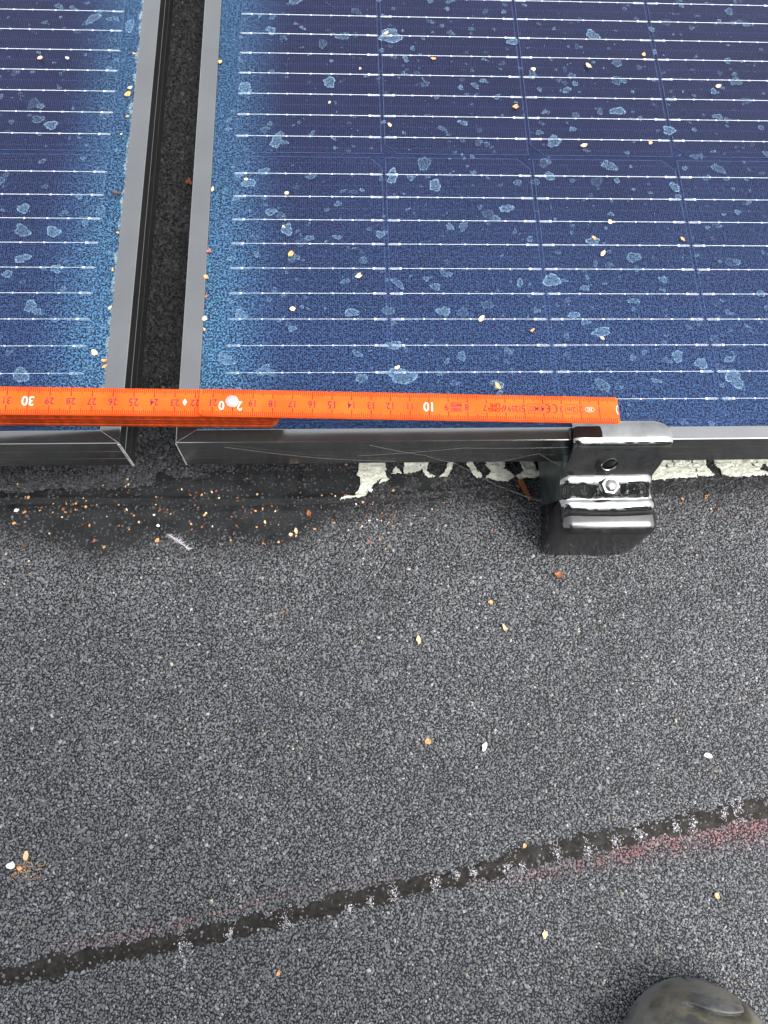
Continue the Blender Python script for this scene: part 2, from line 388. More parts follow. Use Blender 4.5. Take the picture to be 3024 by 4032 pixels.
pk = np.where(bm_, .13+.55*(X > -20)*(fbm(X, Y, 9, 8) > .42), 1.0)
pk = np.where(bm_, np.maximum(pk, np.clip(.9-(Y-lowb+4)/16, 0, 1)), pk)
pk = np.where(seam, .10, pk); pk = np.where(Y > -176, .55, pk)
keep = rng.random(len(X)) < pk
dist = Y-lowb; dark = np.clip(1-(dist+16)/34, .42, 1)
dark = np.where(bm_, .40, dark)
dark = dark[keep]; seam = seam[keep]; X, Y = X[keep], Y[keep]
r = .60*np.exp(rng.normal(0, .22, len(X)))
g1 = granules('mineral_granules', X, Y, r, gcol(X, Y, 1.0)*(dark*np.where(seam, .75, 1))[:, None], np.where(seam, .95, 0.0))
tag(g1, 'fine grey mineral granules covering the open roof sheet', 'granules', kind='stuff')
X, Y = scatter(-290, -95, -192, 418, 1.9)
bm_ = bitumen_mask(X, Y); k = (~bm_) & ((Y > -176) | (X < -140)) & (X < -95) & ((X > -215) | (Y < -120)); X, Y = X[k], Y[k]
r = .9*np.exp(rng.normal(0, .28, len(X)))
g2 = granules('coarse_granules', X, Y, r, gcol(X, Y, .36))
tag(g2, 'coarse black slate granules in the shade between the two panels', 'granules', kind='stuff')

# bitumen bleed along the overlap seam
def strip(name, xs_, top, bot, mat, n=14, amp=1.0, seed=1, zoff=.75, thick=.5):
    mb = MB(); rows = []
    for x in xs_:
        t = top(x); b = bot(x); row = []
        for j in range(n):
            u = j/(n-1); y = b+(t-b)*u
            z = float(roof_h(np.array([x]), np.array([y]))[0])
            bul = math.sin(math.pi*u)**.5 if 0 < u < 1 else 0
            z += zoff+thick*float(fbm(np.array([x]), np.array([y]), 2, seed)[0])-.6*(1-bul)
            row.append((x, y, z))
        rows.append(row)
    mb.grid(rows); return mb.obj(name, mat, None, True)
def f1(x, y, s, seed): return float(fbm(np.array([x]), np.array([y]), s, seed)[0])
sm = strip('seam_bead', list(np.arange(-300, 290, 1.0)), lambda x: np.interp(x, SEAM_X, SEAM_T)+1.3+(f1(x, 0, 7, 61)-.5)*5.5+(f1(x, 0, 2.5, 65)-.5)*4,
           lambda x: np.interp(x, SEAM_X, SEAM_B)-1.2+(f1(x, 50, 6, 62)-.5)*5.5+(f1(x, 50, 2.5, 66)-.5)*4, M['seam'])
tag(sm, 'dark brown bead of bitumen squeezed out along the slanting roof seam', 'seam')

# tufts of white fibre caught in the seam: each a thing
ORD = 'first second third fourth fifth sixth seventh eighth ninth tenth eleventh twelfth thirteenth fourteenth fifteenth sixteenth seventeenth eighteenth nineteenth'.split()
FIB = [(-114,-448.8,5),(-90.8,-444.1,2.5),(-59.8,-438.4,3),(-25.7,-433.9,3.5),(-14.2,-430.8,1.8),(-1.4,-427.8,3),(21.4,-423.4,3),(33.8,-419.6,1.8),(43,-418.7,2.4),(63.2,-417,4.2),(70.6,-416.1,2),(91.2,-410.3,3),(109.6,-408.1,3),(126.4,-404.8,3.4),(140.1,-401.8,4),(162.3,-398.3,2.8),(171.9,-397.3,3.4),(190.6,-392.1,2.6),(199.3,-390.4,4)]
def tuft(x, y, s, seed):
    R_ = random.Random(seed); mb = MB(); z0 = float(roof_h(np.array([x]), np.array([y]))[0])+1.2
    for i in range(int(8+9*s)):
        a = R_.uniform(0, 6.28); px, py = R_.gauss(0, s*.42), R_.gauss(0, s*.75); L = R_.uniform(.6, 2.2); pts = []
        for k in range(4):
            pts.append((px, py, R_.uniform(.0, .9))); a += R_.uniform(-1.1, 1.1); px += math.cos(a)*L/3; py += math.sin(a)*L/3
        mb.tube(pts, R_.uniform(.06, .12), 3)
    for i in range(int(2.5*s)):
        px, py = R_.gauss(0, s*.4), R_.gauss(0, s*.35); q = R_.uniform(.2, .5)
        mb.poly([(px+q*math.cos(w), py+q*math.sin(w), .3+R_.uniform(0, .5)) for w in (0.2, 1.7, 3.3, 4.9)])
    o = mb.obj('fibre_tuft', M['fibre']); o.location = Vector((x, y, z0))*MM; return o
for i, (x, y, s) in enumerate(FIB):
    o = tuft(x, y, s*1.15, 100+i)
    tag(o, ('large' if s >= 4 else 'medium sized' if s >= 3 else 'small')+' frayed white fibre tuft on the roof seam, '+ORD[i]+' from the left', 'fibre tuft', 'white fibre tufts along the seam')

# peeling cream paint on the roof under the right panel
PAINT = [[(-15.6,-158.6),(0.7,-158.7),(1.0,-176.6),(-0.4,-177.6),(3.4,-183.9),(-3.7,-186.3),(-1.4,-182.4),(-5.5,-185.8),(-10.6,-190.5),(-11.8,-194.8),(-17.4,-196.2),(-29.9,-197.9),(-25.5,-195.6),(-19.6,-195.2),(-18.7,-191.9),(-16.0,-189.0),(-15.6,-182.3),(-17.6,-179.3)],[(7.0,-175.2),(11.1,-179.2),(5.3,-179.4)],[(15.8,-158.9),(31.8,-159.0),(28.3,-177.9),(30.0,-180.3),(33.6,-181.3),(31.7,-182.8),(28.5,-182.8),(26.4,-179.8),(24.8,-175.9),(20.1,-178.8),(12.3,-179.2),(12.9,-174.8)],[(45.6,-159.2),(49.3,-159.2),(44.9,-176.1),(40.4,-181.9),(35.4,-181.9),(40.2,-178.0)],[(49.7,-159.2),(54.8,-159.2),(61.3,-178.2),(64.7,-181.7),(60.5,-183.1),(57.5,-179.2)],[(66.3,-159.4),(81.6,-159.5),(79.8,-176.4),(85.8,-182.4),(80.0,-185.3),(72.7,-184.7),(66.5,-182.7),(70.4,-179.3),(67.9,-175.3)],[(87.6,-159.6),(97.8,-159.7),(100.9,-178.6),(107.3,-179.2),(107.0,-182.1),(89.3,-183.9),(87.1,-182.4),(92.1,-178.5),(91.0,-175.6)],[(179.1,-158.5),(260.8,-159.2),(274.4,-158.8),(271.9,-183.0),(258.6,-182.9),(233.0,-184.1),(221.2,-182.5),(200.0,-184.3),(176.9,-185.8)]]
HOLES = [[(192.8,-158.6),(196.7,-158.6),(193.9,-176.1)],[(202.2,-158.7),(208.5,-158.7),(207.4,-176.0)],[(217.7,-158.5),(221.9,-171.5),(221.8,-175.6),(225.2,-178.5),(224.9,-186.6),(221.0,-183.7),(217.5,-177.8),(215.9,-174.3)],[(240.9,-159.1),(243.1,-159.1),(242.1,-174.9)],[(252.3,-178.2),(255.9,-174.1),(259.3,-178.8),(260.9,-182.3)],[(247.0,-174.0),(249.5,-175.2),(250.8,-177.3),(247.8,-175.8)]]
gx = np.arange(-32, 276, .42); gy = np.arange(-200, -157, .42); PX, PY = np.meshgrid(gx, gy)
wx = PX+(fbm(PX, PY, 3, 201)-.5)*2.2+(fbm(PX, PY, 1, 207)-.5)*1.2; wy = PY+(fbm(PX, PY, 3, 202)-.5)*2.2+(fbm(PX, PY, 1, 208)-.5)*1.2
def paint_obj(mask, name, zb):
    hole = fbm(PX, PY, 2.2, 203) > .78
    mask = mask & ~hole
    wr = fbm(PX+2*fbm(PX, PY, 4, 204), PY*2.2, 3.2, 205)+.5*np.abs(fbm(PX, PY, 1.8, 206)-.5)
    Z = roof_h(PX, PY)+zb+1.5*wr
    V = np.stack([PX, PY, Z], -1).reshape(-1, 3); n = PX.shape[1]; I = np.arange(PX.size).reshape(PX.shape)
    fm = mask[:-1, :-1]
    F = np.stack([I[:-1, :-1][fm], I[:-1, 1:][fm], I[1:, 1:][fm], I[1:, :-1][fm]], -1)
    used, inv = np.unique(F, return_inverse=True); me = np_mesh(name, V[used], inv.reshape(-1, 4), M['paint'], True)
    o = new_obj(name, me); sf = o.modifiers.new('t', 'SOLIDIFY'); sf.thickness = .0004; return o
ma = np.zeros(PX.shape, bool)
for k_, P in enumerate(PAINT):
    m_ = inpoly(wx, wy, P)
    if k_ == 7:
        for H_ in HOLES: m_ &= ~inpoly(wx, wy, H_)
        ma2 = m_
    else: ma |= m_
tag(paint_obj(ma, 'paint_patch', .6), 'broken cream paint patches on the roof left of the black clamp', 'paint', None)
tag(paint_obj(ma2, 'paint_patch', .6), 'wide cream paint patch on the roof right of the black clamp', 'paint', None)

# ------------------------------------------------------------------ solar panels
PW, PH, TOP = 1722.0, 1134.0, 90.0
def rail_mesh(L, w_own, w_oth, name):
    """rail along +x from 0..L, outer face at y=0, lip reaching y=w_own; 45-degree style mitres"""
    prof = [(0.35,-30),(0,-29.6)]
    for zc in (-20.2, -10.6): prof += [(0, zc-.25), (-.12, zc-.14), (-.12, zc+.14), (0, zc+.25)]
    prof += [(0,-.55),(.16,-.2),(.5,0),(w_own-.5,0),(w_own-.15,-.12),(w_own,-.5),(w_own,-1.6),(1.6,-1.8),(1.6,-28.4),(25,-28.4),(25,-30)]
    k = w_oth/w_own; R0 = []; R1 = []
    for u, z in prof:
        q = u*k if u <= w_own else u*1.0
        R0.append((q, u, z)); R1.append((L-q, u, z))
    mb = MB(); n = len(prof); mb.v = R0+R1
    for i in range(n):
        j = (i+1) % n; mb.f.append((i, j, n+j, n+i)); mb.m.append(0)
    mb.f.append(tuple(reversed(range(n)))); mb.m.append(0); mb.f.append(tuple(range(n, 2*n))); mb.m.append(0)
    me = mb.mesh(name, M['frame']); bm = bmesh.new(); bm.from_mesh(me); bmesh.ops.recalc_face_normals(bm, faces=bm.faces); bm.to_mesh(me); bm.free()
    return me
SHORT = rail_mesh(PH, 11.2, 8.0, 'rail'); LONG = rail_mesh(PW, 8.0, 11.2, 'rail')
def cell_mesh(side, w=91.0, h=182.0, ch=7.8):
    if side > 0: pts = [(0,0),(w-ch,0),(w,ch),(w,h-ch),(w-ch,h),(0,h)]
    else: pts = [(ch,0),(w,0),(w,h),(ch,h),(0,h-ch),(0,ch)]
    cx, cy = w/2, h/2; t = .28; ins = []
    n = len(pts)
    for i in range(n):
        a = Vector(pts[i-1]); b = Vector(pts[i]); c = Vector(pts[(i+1) % n])
        e1 = (b-a).normalized(); e2 = (c-b).normalized(); n1 = Vector((-e1.y, e1.x)); n2 = Vector((-e2.y, e2.x))
        mm = (n1+n2).normalized(); ins.append(tuple(b+mm*(t/max(.3, mm.dot(n1)))))
    mb = MB(); mb.v = [(x, y, 0) for x, y in pts]+[(x, y, 0) for x, y in ins]+[(x, y, -.2) for x, y in pts]
    mb.f = [tuple(range(n, 2*n))]; mb.m = [0]
    for i in range(n):
        j = (i+1) % n
        mb.f.append((i, j, n+j, n+i)); mb.m.append(1); mb.f.append((2*n+i, 2*n+j, j, i)); mb.m.append(1)
    return mb.mesh('cell', [M['cell'], M['print']])
CELL = {1: cell_mesh(1), -1: cell_mesh(-1)}
def busbar_mb(y=0, mb=None):
    mb = mb or MB(); w = 91
    mb.box(6.2, w-6.2, y-.135, y+.135, .05, .30)
    for a, b in ((.6, 7), (w-7, w-.6)):
        mb.box(a, b, y+.42, y+.60, .02, .12); mb.box(a, b, y-.60, y-.42, .02, .12)
    mb.box(-.3, 6.6, y-.10, y+.10, .04, .2); mb.box(w-6.6, w+.3, y-.10, y+.10, .04, .2)
    for i, fx in enumerate((.075, .211, .345, .509, .658, .792, .925)):
        q = .72 if i in (0, 6) else .5
        mb.box(fx*w-q, fx*w+q, y-q, y+q, .03, .24)
    return mb
BUS = busbar_mb().mesh('busbar', M['wire'])
mbj = MB()
for i in range(10): busbar_mb(12.975+17.3*i, mbj)
BUSJ = mbj.mesh('busbars', M['wire'])
def make_panel(ox, mirror, label):
    """ox = X of the frame corner beside the gap; mirror: panel extends to -X"""
    oy = -195.7; x0 = ox-PW if mirror else ox
    root = empty('solar_panel', (x0, oy, TOP)); tag(root, label, 'solar panel', 'pair of solar panels')
    for me, mat in ((LONG, Matrix.Identity(4)), (LONG, Matrix.Translation(Vector((PW, PH, 0))*MM) @ Matrix.Rotation(math.pi, 4, 'Z')),
                    (SHORT, Matrix.Translation(Vector((PW, 0, 0))*MM) @ Matrix.Rotation(math.pi/2, 4, 'Z')),
                    (SHORT, Matrix.Translation(Vector((0, PH, 0))*MM) @ Matrix.Rotation(-math.pi/2, 4, 'Z'))):
        o = new_obj('frame_rail', me, root); o.matrix_local = mat
    mb = MB(); mb.box(1.8, PW-1.8, 1.8, PH-1.8, -4.2, -2.6); mb.obj('backsheet', M['back'], root)
    # glass pane: its origin sits at the gap-side lip so the dust follows that edge
    gx0, gx1 = (-(PW-22.4), 0) if mirror else (0, PW-22.4)
    mb = MB(); mb.poly([(gx0, 0, 0), (gx1, 0, 0), (gx1, PH-16, 0), (gx0, PH-16, 0)])
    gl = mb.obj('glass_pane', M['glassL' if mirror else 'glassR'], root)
    gl.location = Vector(((PW-11.2) if mirror else 11.2, 8, -1.0))*MM
    for c in range(18):
        for r in range(6):
            side = 1 if r % 2 == 0 else -1
            cx = 24.5+c*93.0; cy = 13+r*185.0
            if mirror: cx = PW-23.8-91-c*93.0
            ce = new_obj('cell', CELL[side], root); ce.location = Vector((cx, cy, -2.2))*MM
            if r < 2 and c < (2 if mirror else 4):
                for i in range(10):
                    b = new_obj('busbar', BUS, ce); b.location = Vector((0, 12.975+17.3*i, 0))*MM
            else: new_obj('busbars', BUSJ, ce)['kind'] = 'stuff'
    # bright scuffed mitre lines, raw metal at the cut
    for gapside in ((PW if mirror else 0),):
        s = -1 if mirror else 1
        mb = MB(); a = Vector((gapside+s*.3, .2, .06)); b = Vector((gapside+s*11.0, 7.8, .06)); n = Vector((-(b-a).y, (b-a).x, 0)).normalized()*(.14 if mirror else .09)
        mb.poly([tuple(a-n), tuple(b-n), tuple(b+n), tuple(a+n)] if s > 0 else [tuple(a+n), tuple(b+n), tuple(b-n), tuple(a-n)]); mb.obj('mitre_line', M['scuff'], root)
        mb = MB()
        w = 1.25 if mirror else .45
        for z0, z1 in ((-29.6,-24.3),(-24.0,-20.6),(-19.8,-11.0),(-10.2,-.6)):
            mb.box(gapside-(w if mirror else .05), gapside+(.05 if mirror else w), -.33-(.25 if mirror else 0), .1, z0, z1)
        mb.obj('raw_corner_edge', M['raw'], root)
    return root
right_panel = make_panel(-115.5, False, 'large dark blue solar panel right of the gap, under the clamp')
left_panel = make_panel(-144.65, True, 'blue solar panel cut off by the left side of the photo')

# dried rain spots and painted glints on the glass
def blob(mb, at, cx, cy, rx, ry, rot, seed, dens):
    R_ = random.Random(seed); n = 26; b = len(mb.v)
    ph = [R_.uniform(0, 6.28) for _ in range(4)]; am = [R_.uniform(.05, .20), R_.uniform(.05, .16), R_.uniform(.03, .12), R_.uniform(.02, .06)]
    rad = [1+sum(am[q]*math.sin((2, 3, 5, 7)[q]*2*math.pi*k/n+ph[q]) for q in range(4))+R_.uniform(-.07, .07) for k in range(n)]
    def pt(k, s):
        w = 2*math.pi*k/n; x = rx*rad[k]*s*math.cos(w); y = ry*rad[k]*s*math.sin(w)
        return (cx+x*math.cos(rot)-y*math.sin(rot), cy+x*math.sin(rot)+y*math.cos(rot), 0)
    rings = ((1.04, .0), (.94, .95), (.84, .48), (.6, .32))
    for s, d in rings:
        for k in range(n): mb.v.append(pt(k, s)); at.append(d*dens)
    mb.v.append((cx, cy, 0)); at.append(.3*dens)
    for q in range(len(rings)-1):
        for k in range(n): mb.f.append((b+q*n+k, b+q*n+(k+1) % n, b+(q+1)*n+(k+1) % n, b+(q+1)*n+k)); mb.m.append(0)
    q = len(rings)-1; c = b+len(rings)*n
    for k in range(n): mb.f.append((b+q*n+k, b+q*n+(k+1) % n, c)); mb.m.append(0)
BIG = [(8.2,100.2,6.5,7),(154.5,37.9,5,3.4),(196.9,-157.9,5,5.5),(7.5,-155.4,8,5),(90.1,96.8,4.5,2.4),(-32.4,59,4,4.2),(32.2,-23.1,4.2,4),(75.4,-40.2,4,3),(145.5,104.4,4.5,4),(104.2,-15.2,3.5,3),(98.1,-91.9,4.5,5),(32.6,-113.3,4,3),(-86.3,52.8,4,5),(-81.9,-22.6,4,3.2),(-58.2,-56.6,3.6,4),(6.1,-16.3,3.2,5.5),(-71.1,103.2,3.4,3.4),(108.8,-115.7,3.6,2.2),(179.2,-148,3.2,3.8),(-20.4,-114.2,4,2.8),(2.9,-135.6,5,2.6),(52.4,26.6,3.4,1.8),(-83.6,-115.8,3.5,3.5),(-68,-44,3.4,2.6),(126,-64,4,3),(60.5,-161,4,2.5)]
BIGL = [(-194.6,-59.2,3.8,4.2),(-213.9,-42.7,3.5,3.5),(-201.8,-109.8,3,4),(-201.5,-154,4.5,4.5),(-204.8,20.6,4,3.4),(-190,-85,3.2,2.8),(-210,-78,4,3)]
def spots(parent, x0, x1, y0, y1, n, big, seed):
    R_ = random.Random(seed); mb = MB(); at = []; sd_ = seed*1000
    for cx, cy, rx, ry in big: sd_ += 1; blob(mb, at, cx, cy, rx, ry, R_.uniform(-.3, .3), sd_, .62)
    placed = [(b[0], b[1], b[2]) for b in big]
    for i in range(n):
        for _ in range(8):
            x, y = R_.uniform(x0, x1), R_.uniform(y0, y1); r_ = R_.uniform(.4, 1.1) if R_.random() < .42 else R_.uniform(.9, 2.3) if R_.random() < .80 else R_.uniform(2.0, 4.2)
            if all((x-a)**2+(y-b)**2 > (r_+c)**2 for a, b, c in placed): break
        placed.append((x, y, r_)); sd_ += 1
        blob(mb, at, x, y, r_*R_.uniform(.8, 1.4), r_*R_.uniform(.6, 1.05), R_.uniform(0, 3.14), sd_, R_.uniform(.15, .62))
        if R_.random() < .25: sd_ += 1; blob(mb, at, x+r_*1.1, y+r_*R_.uniform(-.8, .8), r_*.6, r_*.5, 0, sd_, .5)
    for i in range(n//2):  # tiny pale quads: glints of the glass painted as bright specks
        x, y, q = R_.uniform(x0, x1), R_.uniform(y0, y1), R_.uniform(.12, .34); b = len(mb.v)
        mb.v += [(x-q, y, 0), (x, y-q*R_.uniform(.5, 1), 0), (x+q*R_.uniform(.5, 1), y, 0), (x, y+q, 0)]; at += [3.0]*4; mb.f.append((b, b+1, b+2, b+3)); mb.m.append(0)
    me = mb.mesh('dried_spots_and_glints', M['spot']); a = me.attributes.new('dens', 'FLOAT', 'POINT'); a.data.foreach_set('value', at)
    o = new_obj('dried_spots_and_glints', me, parent); o.location = -parent.location; o.location.z = -.9*MM; o['kind'] = 'stuff'
    return o
spots(right_panel, -100, 262, -186, 190, 820, BIG, 3)
spots(left_panel, -300, -160, -186, 190, 300, BIGL, 4)

# ------------------------------------------------------------------ support rail with end cap, and the clamp
def rbox(x0, x1, y0, y1, z0, z1, r, seg=4):
    bm = bmesh.new(); bmesh.ops.create_cube(bm, size=1)
    for v_ in bm.verts: v_.co = Vector(((x0+x1)/2+v_.co.x*(x1-x0), (y0+y1)/2+v_.co.y*(y1-y0), (z0+z1)/2+v_.co.z*(z1-z0)))*MM
    bmesh.ops.bevel(bm, geom=bm.edges[:], offset=r*MM, segments=seg, profile=.5, affect='EDGES'); return bm
def bm_obj(bm, name, mat, parent=None, smooth=True):
    me = bpy.data.meshes.new(name); bm.to_mesh(me); bm.free(); me.materials.append(mat)
    if smooth: me.polygons.foreach_set('use_smooth', [True]*len(me.polygons))
    return new_obj(name, me, parent)
rail = empty('support_rail', (0, 0, 0)); tag(rail, 'galvanised support rail with black plastic end cap standing under the panel edge', 'support rail')
bm_obj(rbox(101.5, 153.5, -219, 300, 1.2, 59.6, 5.5), 'rail_profile', M['zinc'], rail)
bm = rbox(98.4, 156.0, -237.5, -214, .6, 55.5, 6.5, 6)
for v_ in bm.verts:                     # cap leans in a little and its left collar is cut slantwise
    if v_.co.y < -.23: v_.co.z -= .0006*math.sin(v_.co.x*90)
    if v_.co.y > -.216 and v_.co.z < .03: v_.co.y += .014*(1-v_.co.z/.03)
bm_obj(bm, 'end_cap', M['cap'], rail)

clamp = empty('panel_clamp', (125, -200, 90)); tag(clamp, 'glossy black bent metal clamp hooked over the front frame and bolted down', 'clamp')
CL = [(-187.2, 92.1), (-189.5, 92.9), (-194.5, 92.9), (-197.3, 92.4), (-198.9, 90.4), (-199.8, 87), (-201.8, 80), (-204.2, 73), (-206.4, 68.6), (-207.6, 67.6), (-209.2, 67.5),
      (-211, 66.8), (-213.5, 64.2), (-217.5, 60.0), (-219.6, 58.9), (-222.2, 58.9), (-224.4, 57.4), (-226.2, 53.4), (-227.6, 49.2), (-229.4, 47.2), (-230.6, 47.2)]
def cr(P, n):
    out = []
    for i in range(len(P)-1):
        p0 = Vector(P[max(0, i-1)]); p1 = Vector(P[i]); p2 = Vector(P[i+1]); p3 = Vector(P[min(len(P)-1, i+2)])
        for k in range(n):
            t = k/n; out.append(.5*((2*p1)+(p2-p0)*t+(2*p0-5*p1+4*p2-p3)*t*t+(3*p1-p0-3*p2+p3)*t**3))
    out.append(Vector(P[-1])); return out
pf = cr(CL, 4)
rows = []
for p in pf:
    y, z = p.x, p.y; s = -187.2-y
    xl = np.interp(s, [0, 10, 13, 20, 25, 30, 36, 43.5], [99.3, 98.9, 99.2, 98.6, 97.2, 97.6, 99.6, 99.6]); xr = np.interp(s, [0, 1.5, 4, 8, 12, 16, 20, 26, 32, 38, 43.5], [146, 149.5, 151.5, 152.6, 152.6, 151.5, 148.6, 148.4, 151.0, 152.2, 150.6])
    row = []
    for j in range(41):
        u = j/40; x = xl+(xr-xl)*u
        ex = min(u, 1-u)*48
        lift = -1.5*math.exp(-(ex/1.4)**2)*(1 if s > 11 else .5)
        wave = .32*(f1(x, y*.35, 11, 301)-.5)+.16*(f1(x, y, 5, 305)-.5)
        # the lower flange is bowed
        bow = -1.6*(abs(u-.5)*2)**2*max(0, min(1, (s-34)/6))
        zz = z+lift+wave+bow
        yy = y+(.8*(f1(x, s, 9, 311)-.5) if s > 12 else 0)-(1.3*math.sin(u*3.2)*max(0, (s-36)/8))
        if s < 10: zz = max(zz, 91.7)
        row.append((x-125, yy+200, zz-90))
    rows.append(row)
mb = MB(); mb.grid(rows)
plate = mb.obj('clamp_plate', M['clamp'], clamp, True)
sf = plate.modifiers.new('thick', 'SOLIDIFY'); sf.thickness = .0023; sf.offset = -1
bv = plate.modifiers.new('bev', 'BEVEL'); bv.width = .0005; bv.segments = 2; bv.limit_method = 'ANGLE'; bv.angle_limit = math.radians(50)
HX, HY, HZ = 122.9, -203.2, 76.2     # hole in the steep web of the clamp
def cyl(r, h, n, loc, rot=None, r2=None, bev=0):
    bm = bmesh.new(); bmesh.ops.create_cone(bm, cap_ends=True, segments=n, radius1=r*MM, radius2=(r2 or r)*MM, depth=h*MM)
    if bev: bmesh.ops.bevel(bm, geom=[e for e in bm.edges if e.calc_length() > 0 and abs(e.verts[0].co.z-e.verts[1].co.z) < 1e-7], offset=bev*MM, segments=3, affect='EDGES')
    if rot is not None: bm.transform(rot)
    bm.transform(Matrix.Translation(Vector(loc)*MM)); return bm
cut = bm_obj(cyl(4.4, 14, 40, (HX-125, HY+200, HZ-90), Matrix.Rotation(math.radians(72), 4, 'X')), 'cutter', M['dark'])
cut.parent = clamp
bo = plate.modifiers.new('hole', 'BOOLEAN'); bo.operation = 'DIFFERENCE'; bo.object = cut; bo.solver = 'EXACT'
bpy.context.view_layer.update()
dg = bpy.context.evaluated_depsgraph_get(); me2 = bpy.data.meshes.new_from_object(plate.evaluated_get(dg))
plate.modifiers.clear(); plate.data = me2; bpy.data.objects.remove(cut)
BX, BY, BZ = 124.0, -213.8, 66.2
tilt = Matrix.Rotation(math.radians(14), 4, 'X')
bolt = empty('hex_bolt', (BX, BY, BZ)); tag(bolt, 'shiny silver hex flange bolt holding the black clamp', 'bolt'); bolt.rotation_euler = (math.radians(16), 0, 0)
bm_obj(cyl(6.5, 1.5, 48, (0, 0, -.2), bev=.4), 'washer', M['bolt'], bolt)
bm_obj(cyl(6.0, 1.2, 48, (0, 0, .9), r2=5.2), 'flange', M['bolt'], bolt)
bm = cyl(5.0, 4.6, 6, (0, 0, 3.4), Matrix.Rotation(.35, 4, 'Z'), bev=.35); bm_obj(bm, 'head', M['bolt'], bolt, False)
bm = cyl(3.9, .5, 40, (0, 0, 5.6), r2=3.5, bev=.1); hd = bm_obj(bm, 'head_face', M['bolt'], bolt, True)
mb = MB()
for a in range(3):
    w = math.radians(90+120*a); mb.box(math.cos(w)*.9-.22, math.cos(w)*.9+.22, math.sin(w)*.9-.22, math.sin(w)*.9+.22, 5.83, 5.98)
for a in range(3):
    w = math.radians(30+120*a); mb.tube([(0, 0, 5.86), (math.cos(w)*1.6, math.sin(w)*1.6, 5.86)], .18, 5)
mb.obj('grade_mark', M['scuff'], bolt)

# ------------------------------------------------------------------ folding rule
def text_mesh(s, size, mat, bold=0.0, sx=1.0):
    cu = bpy.data.curves.new('t', 'FONT'); cu.body = s; cu.size = size*MM; cu.align_x = 'CENTER'; cu.align_y = 'CENTER'; cu.offset = bold*MM; cu.resolution_u = 3
    o = bpy.data.objects.new('t', cu); COL.objects.link(o); bpy.context.view_layer.update()
    me = bpy.data.meshes.new_from_object(o.evaluated_get(bpy.context.evaluated_depsgraph_get())); bpy.data.objects.remove(o)
    me.materials.clear(); me.materials.append(mat); me.transform(Matrix.Diagonal((sx, 1, 1, 1))); return me
RW, RT = 15.0, 1.5
def basis(p0, p1):
    a = Vector(p0)*MM; d = (Vector(p1)-Vector(p0)).normalized(); ez = Vector((0, 0, 1)); ez = (ez-d*ez.dot(d)).normalized(); ey = ez.cross(d)
    m = Matrix((( d.x, ey.x, ez.x, a.x), (d.y, ey.y, ez.y, a.y), (d.z, ey.z, ez.z, a.z), (0, 0, 0, 1))); return m
S1 = basis((118.4, -187.7, 110.2), (-81.3, -186.0, 117.6))       # measuring edge of section one, tick 0 -> 20
S2 = basis((-100.6, -185.2, 116.4), (-189.9, -187.6, 124.6))     # section two, tick 22 -> 31
rule = empty('folding_rule', (0, 0, 0)); tag(rule, 'bright orange folding rule laid across both panels along the front frame', 'folding rule')
def section_mesh(x0, x1, rl, rr, name='section', w=RW, t=RT):
    pts = []
    for cx, sx, r in ((x1, 1, rr), (x0, -1, rl)):
        for sy in ((-1, 1) if sx > 0 else (1, -1)):
            seq = range(7) if sy*sx > 0 else range(6, -1, -1)
            for k in seq:
                a = math.pi/2*k/6
                pts.append((cx+sx*(-r+r*math.cos(a)), sy*(w/2-r+r*math.sin(a))))
    bm = bmesh.new(); vs = [bm.verts.new((x*MM, y*MM, -t*MM)) for x, y in pts]; fc = bm.faces.new(vs)
    ex = bmesh.ops.extrude_face_region(bm, geom=[fc]); bmesh.ops.translate(bm, vec=(0, 0, t*MM), verts=[g_ for g_ in ex['geom'] if isinstance(g_, bmesh.types.BMVert)])
    bmesh.ops.recalc_face_normals(bm, faces=bm.faces)
    bmesh.ops.bevel(bm, geom=[e for e in bm.edges if abs(e.verts[0].co.z-e.verts[1].co.z) < 1e-7], offset=.25*MM, segments=2, affect='EDGES')
    me = bpy.data.meshes.new(name); bm.to_mesh(me); bm.free(); me.materials.append(M['orange']); return me
def ticks(a, b, off, par):
    mb = MB()
    for k in range(a, b+1):
        x = k-off; L = 4.5 if k % 10 == 0 else (3.0 if k % 5 == 0 else 2.2); w = .22 if k % 10 == 0 else .17
        for s in (-1, 1):
            y0 = s*(RW/2-.35); y1 = s*(RW/2-.35-L); mb.box(x-w, x+w, min(y0, y1), max(y0, y1), .0, .025)
    for s in (-1, 1): mb.box(a-off, b-off, s*(RW/2-.33)-.07, s*(RW/2-.33)+.07, 0, .024)
    o = mb.obj('tick_marks', M['tick'], par); o['kind'] = 'stuff'; return o
def label_num(n, x, par):
    big = n % 10 == 0
    o = new_obj('numeral', text_mesh(str(n), 7.2 if big else (6.0 if n % 5 == 0 else 5.3), M['white' if big else 'num'], .08 if big else .04, .85), par)
    o.location = Vector((x, 0, .03))*MM
s1 = new_obj('section', section_mesh(-.6, 217, 1.0, 3.0), rule); s1.matrix_local = S1
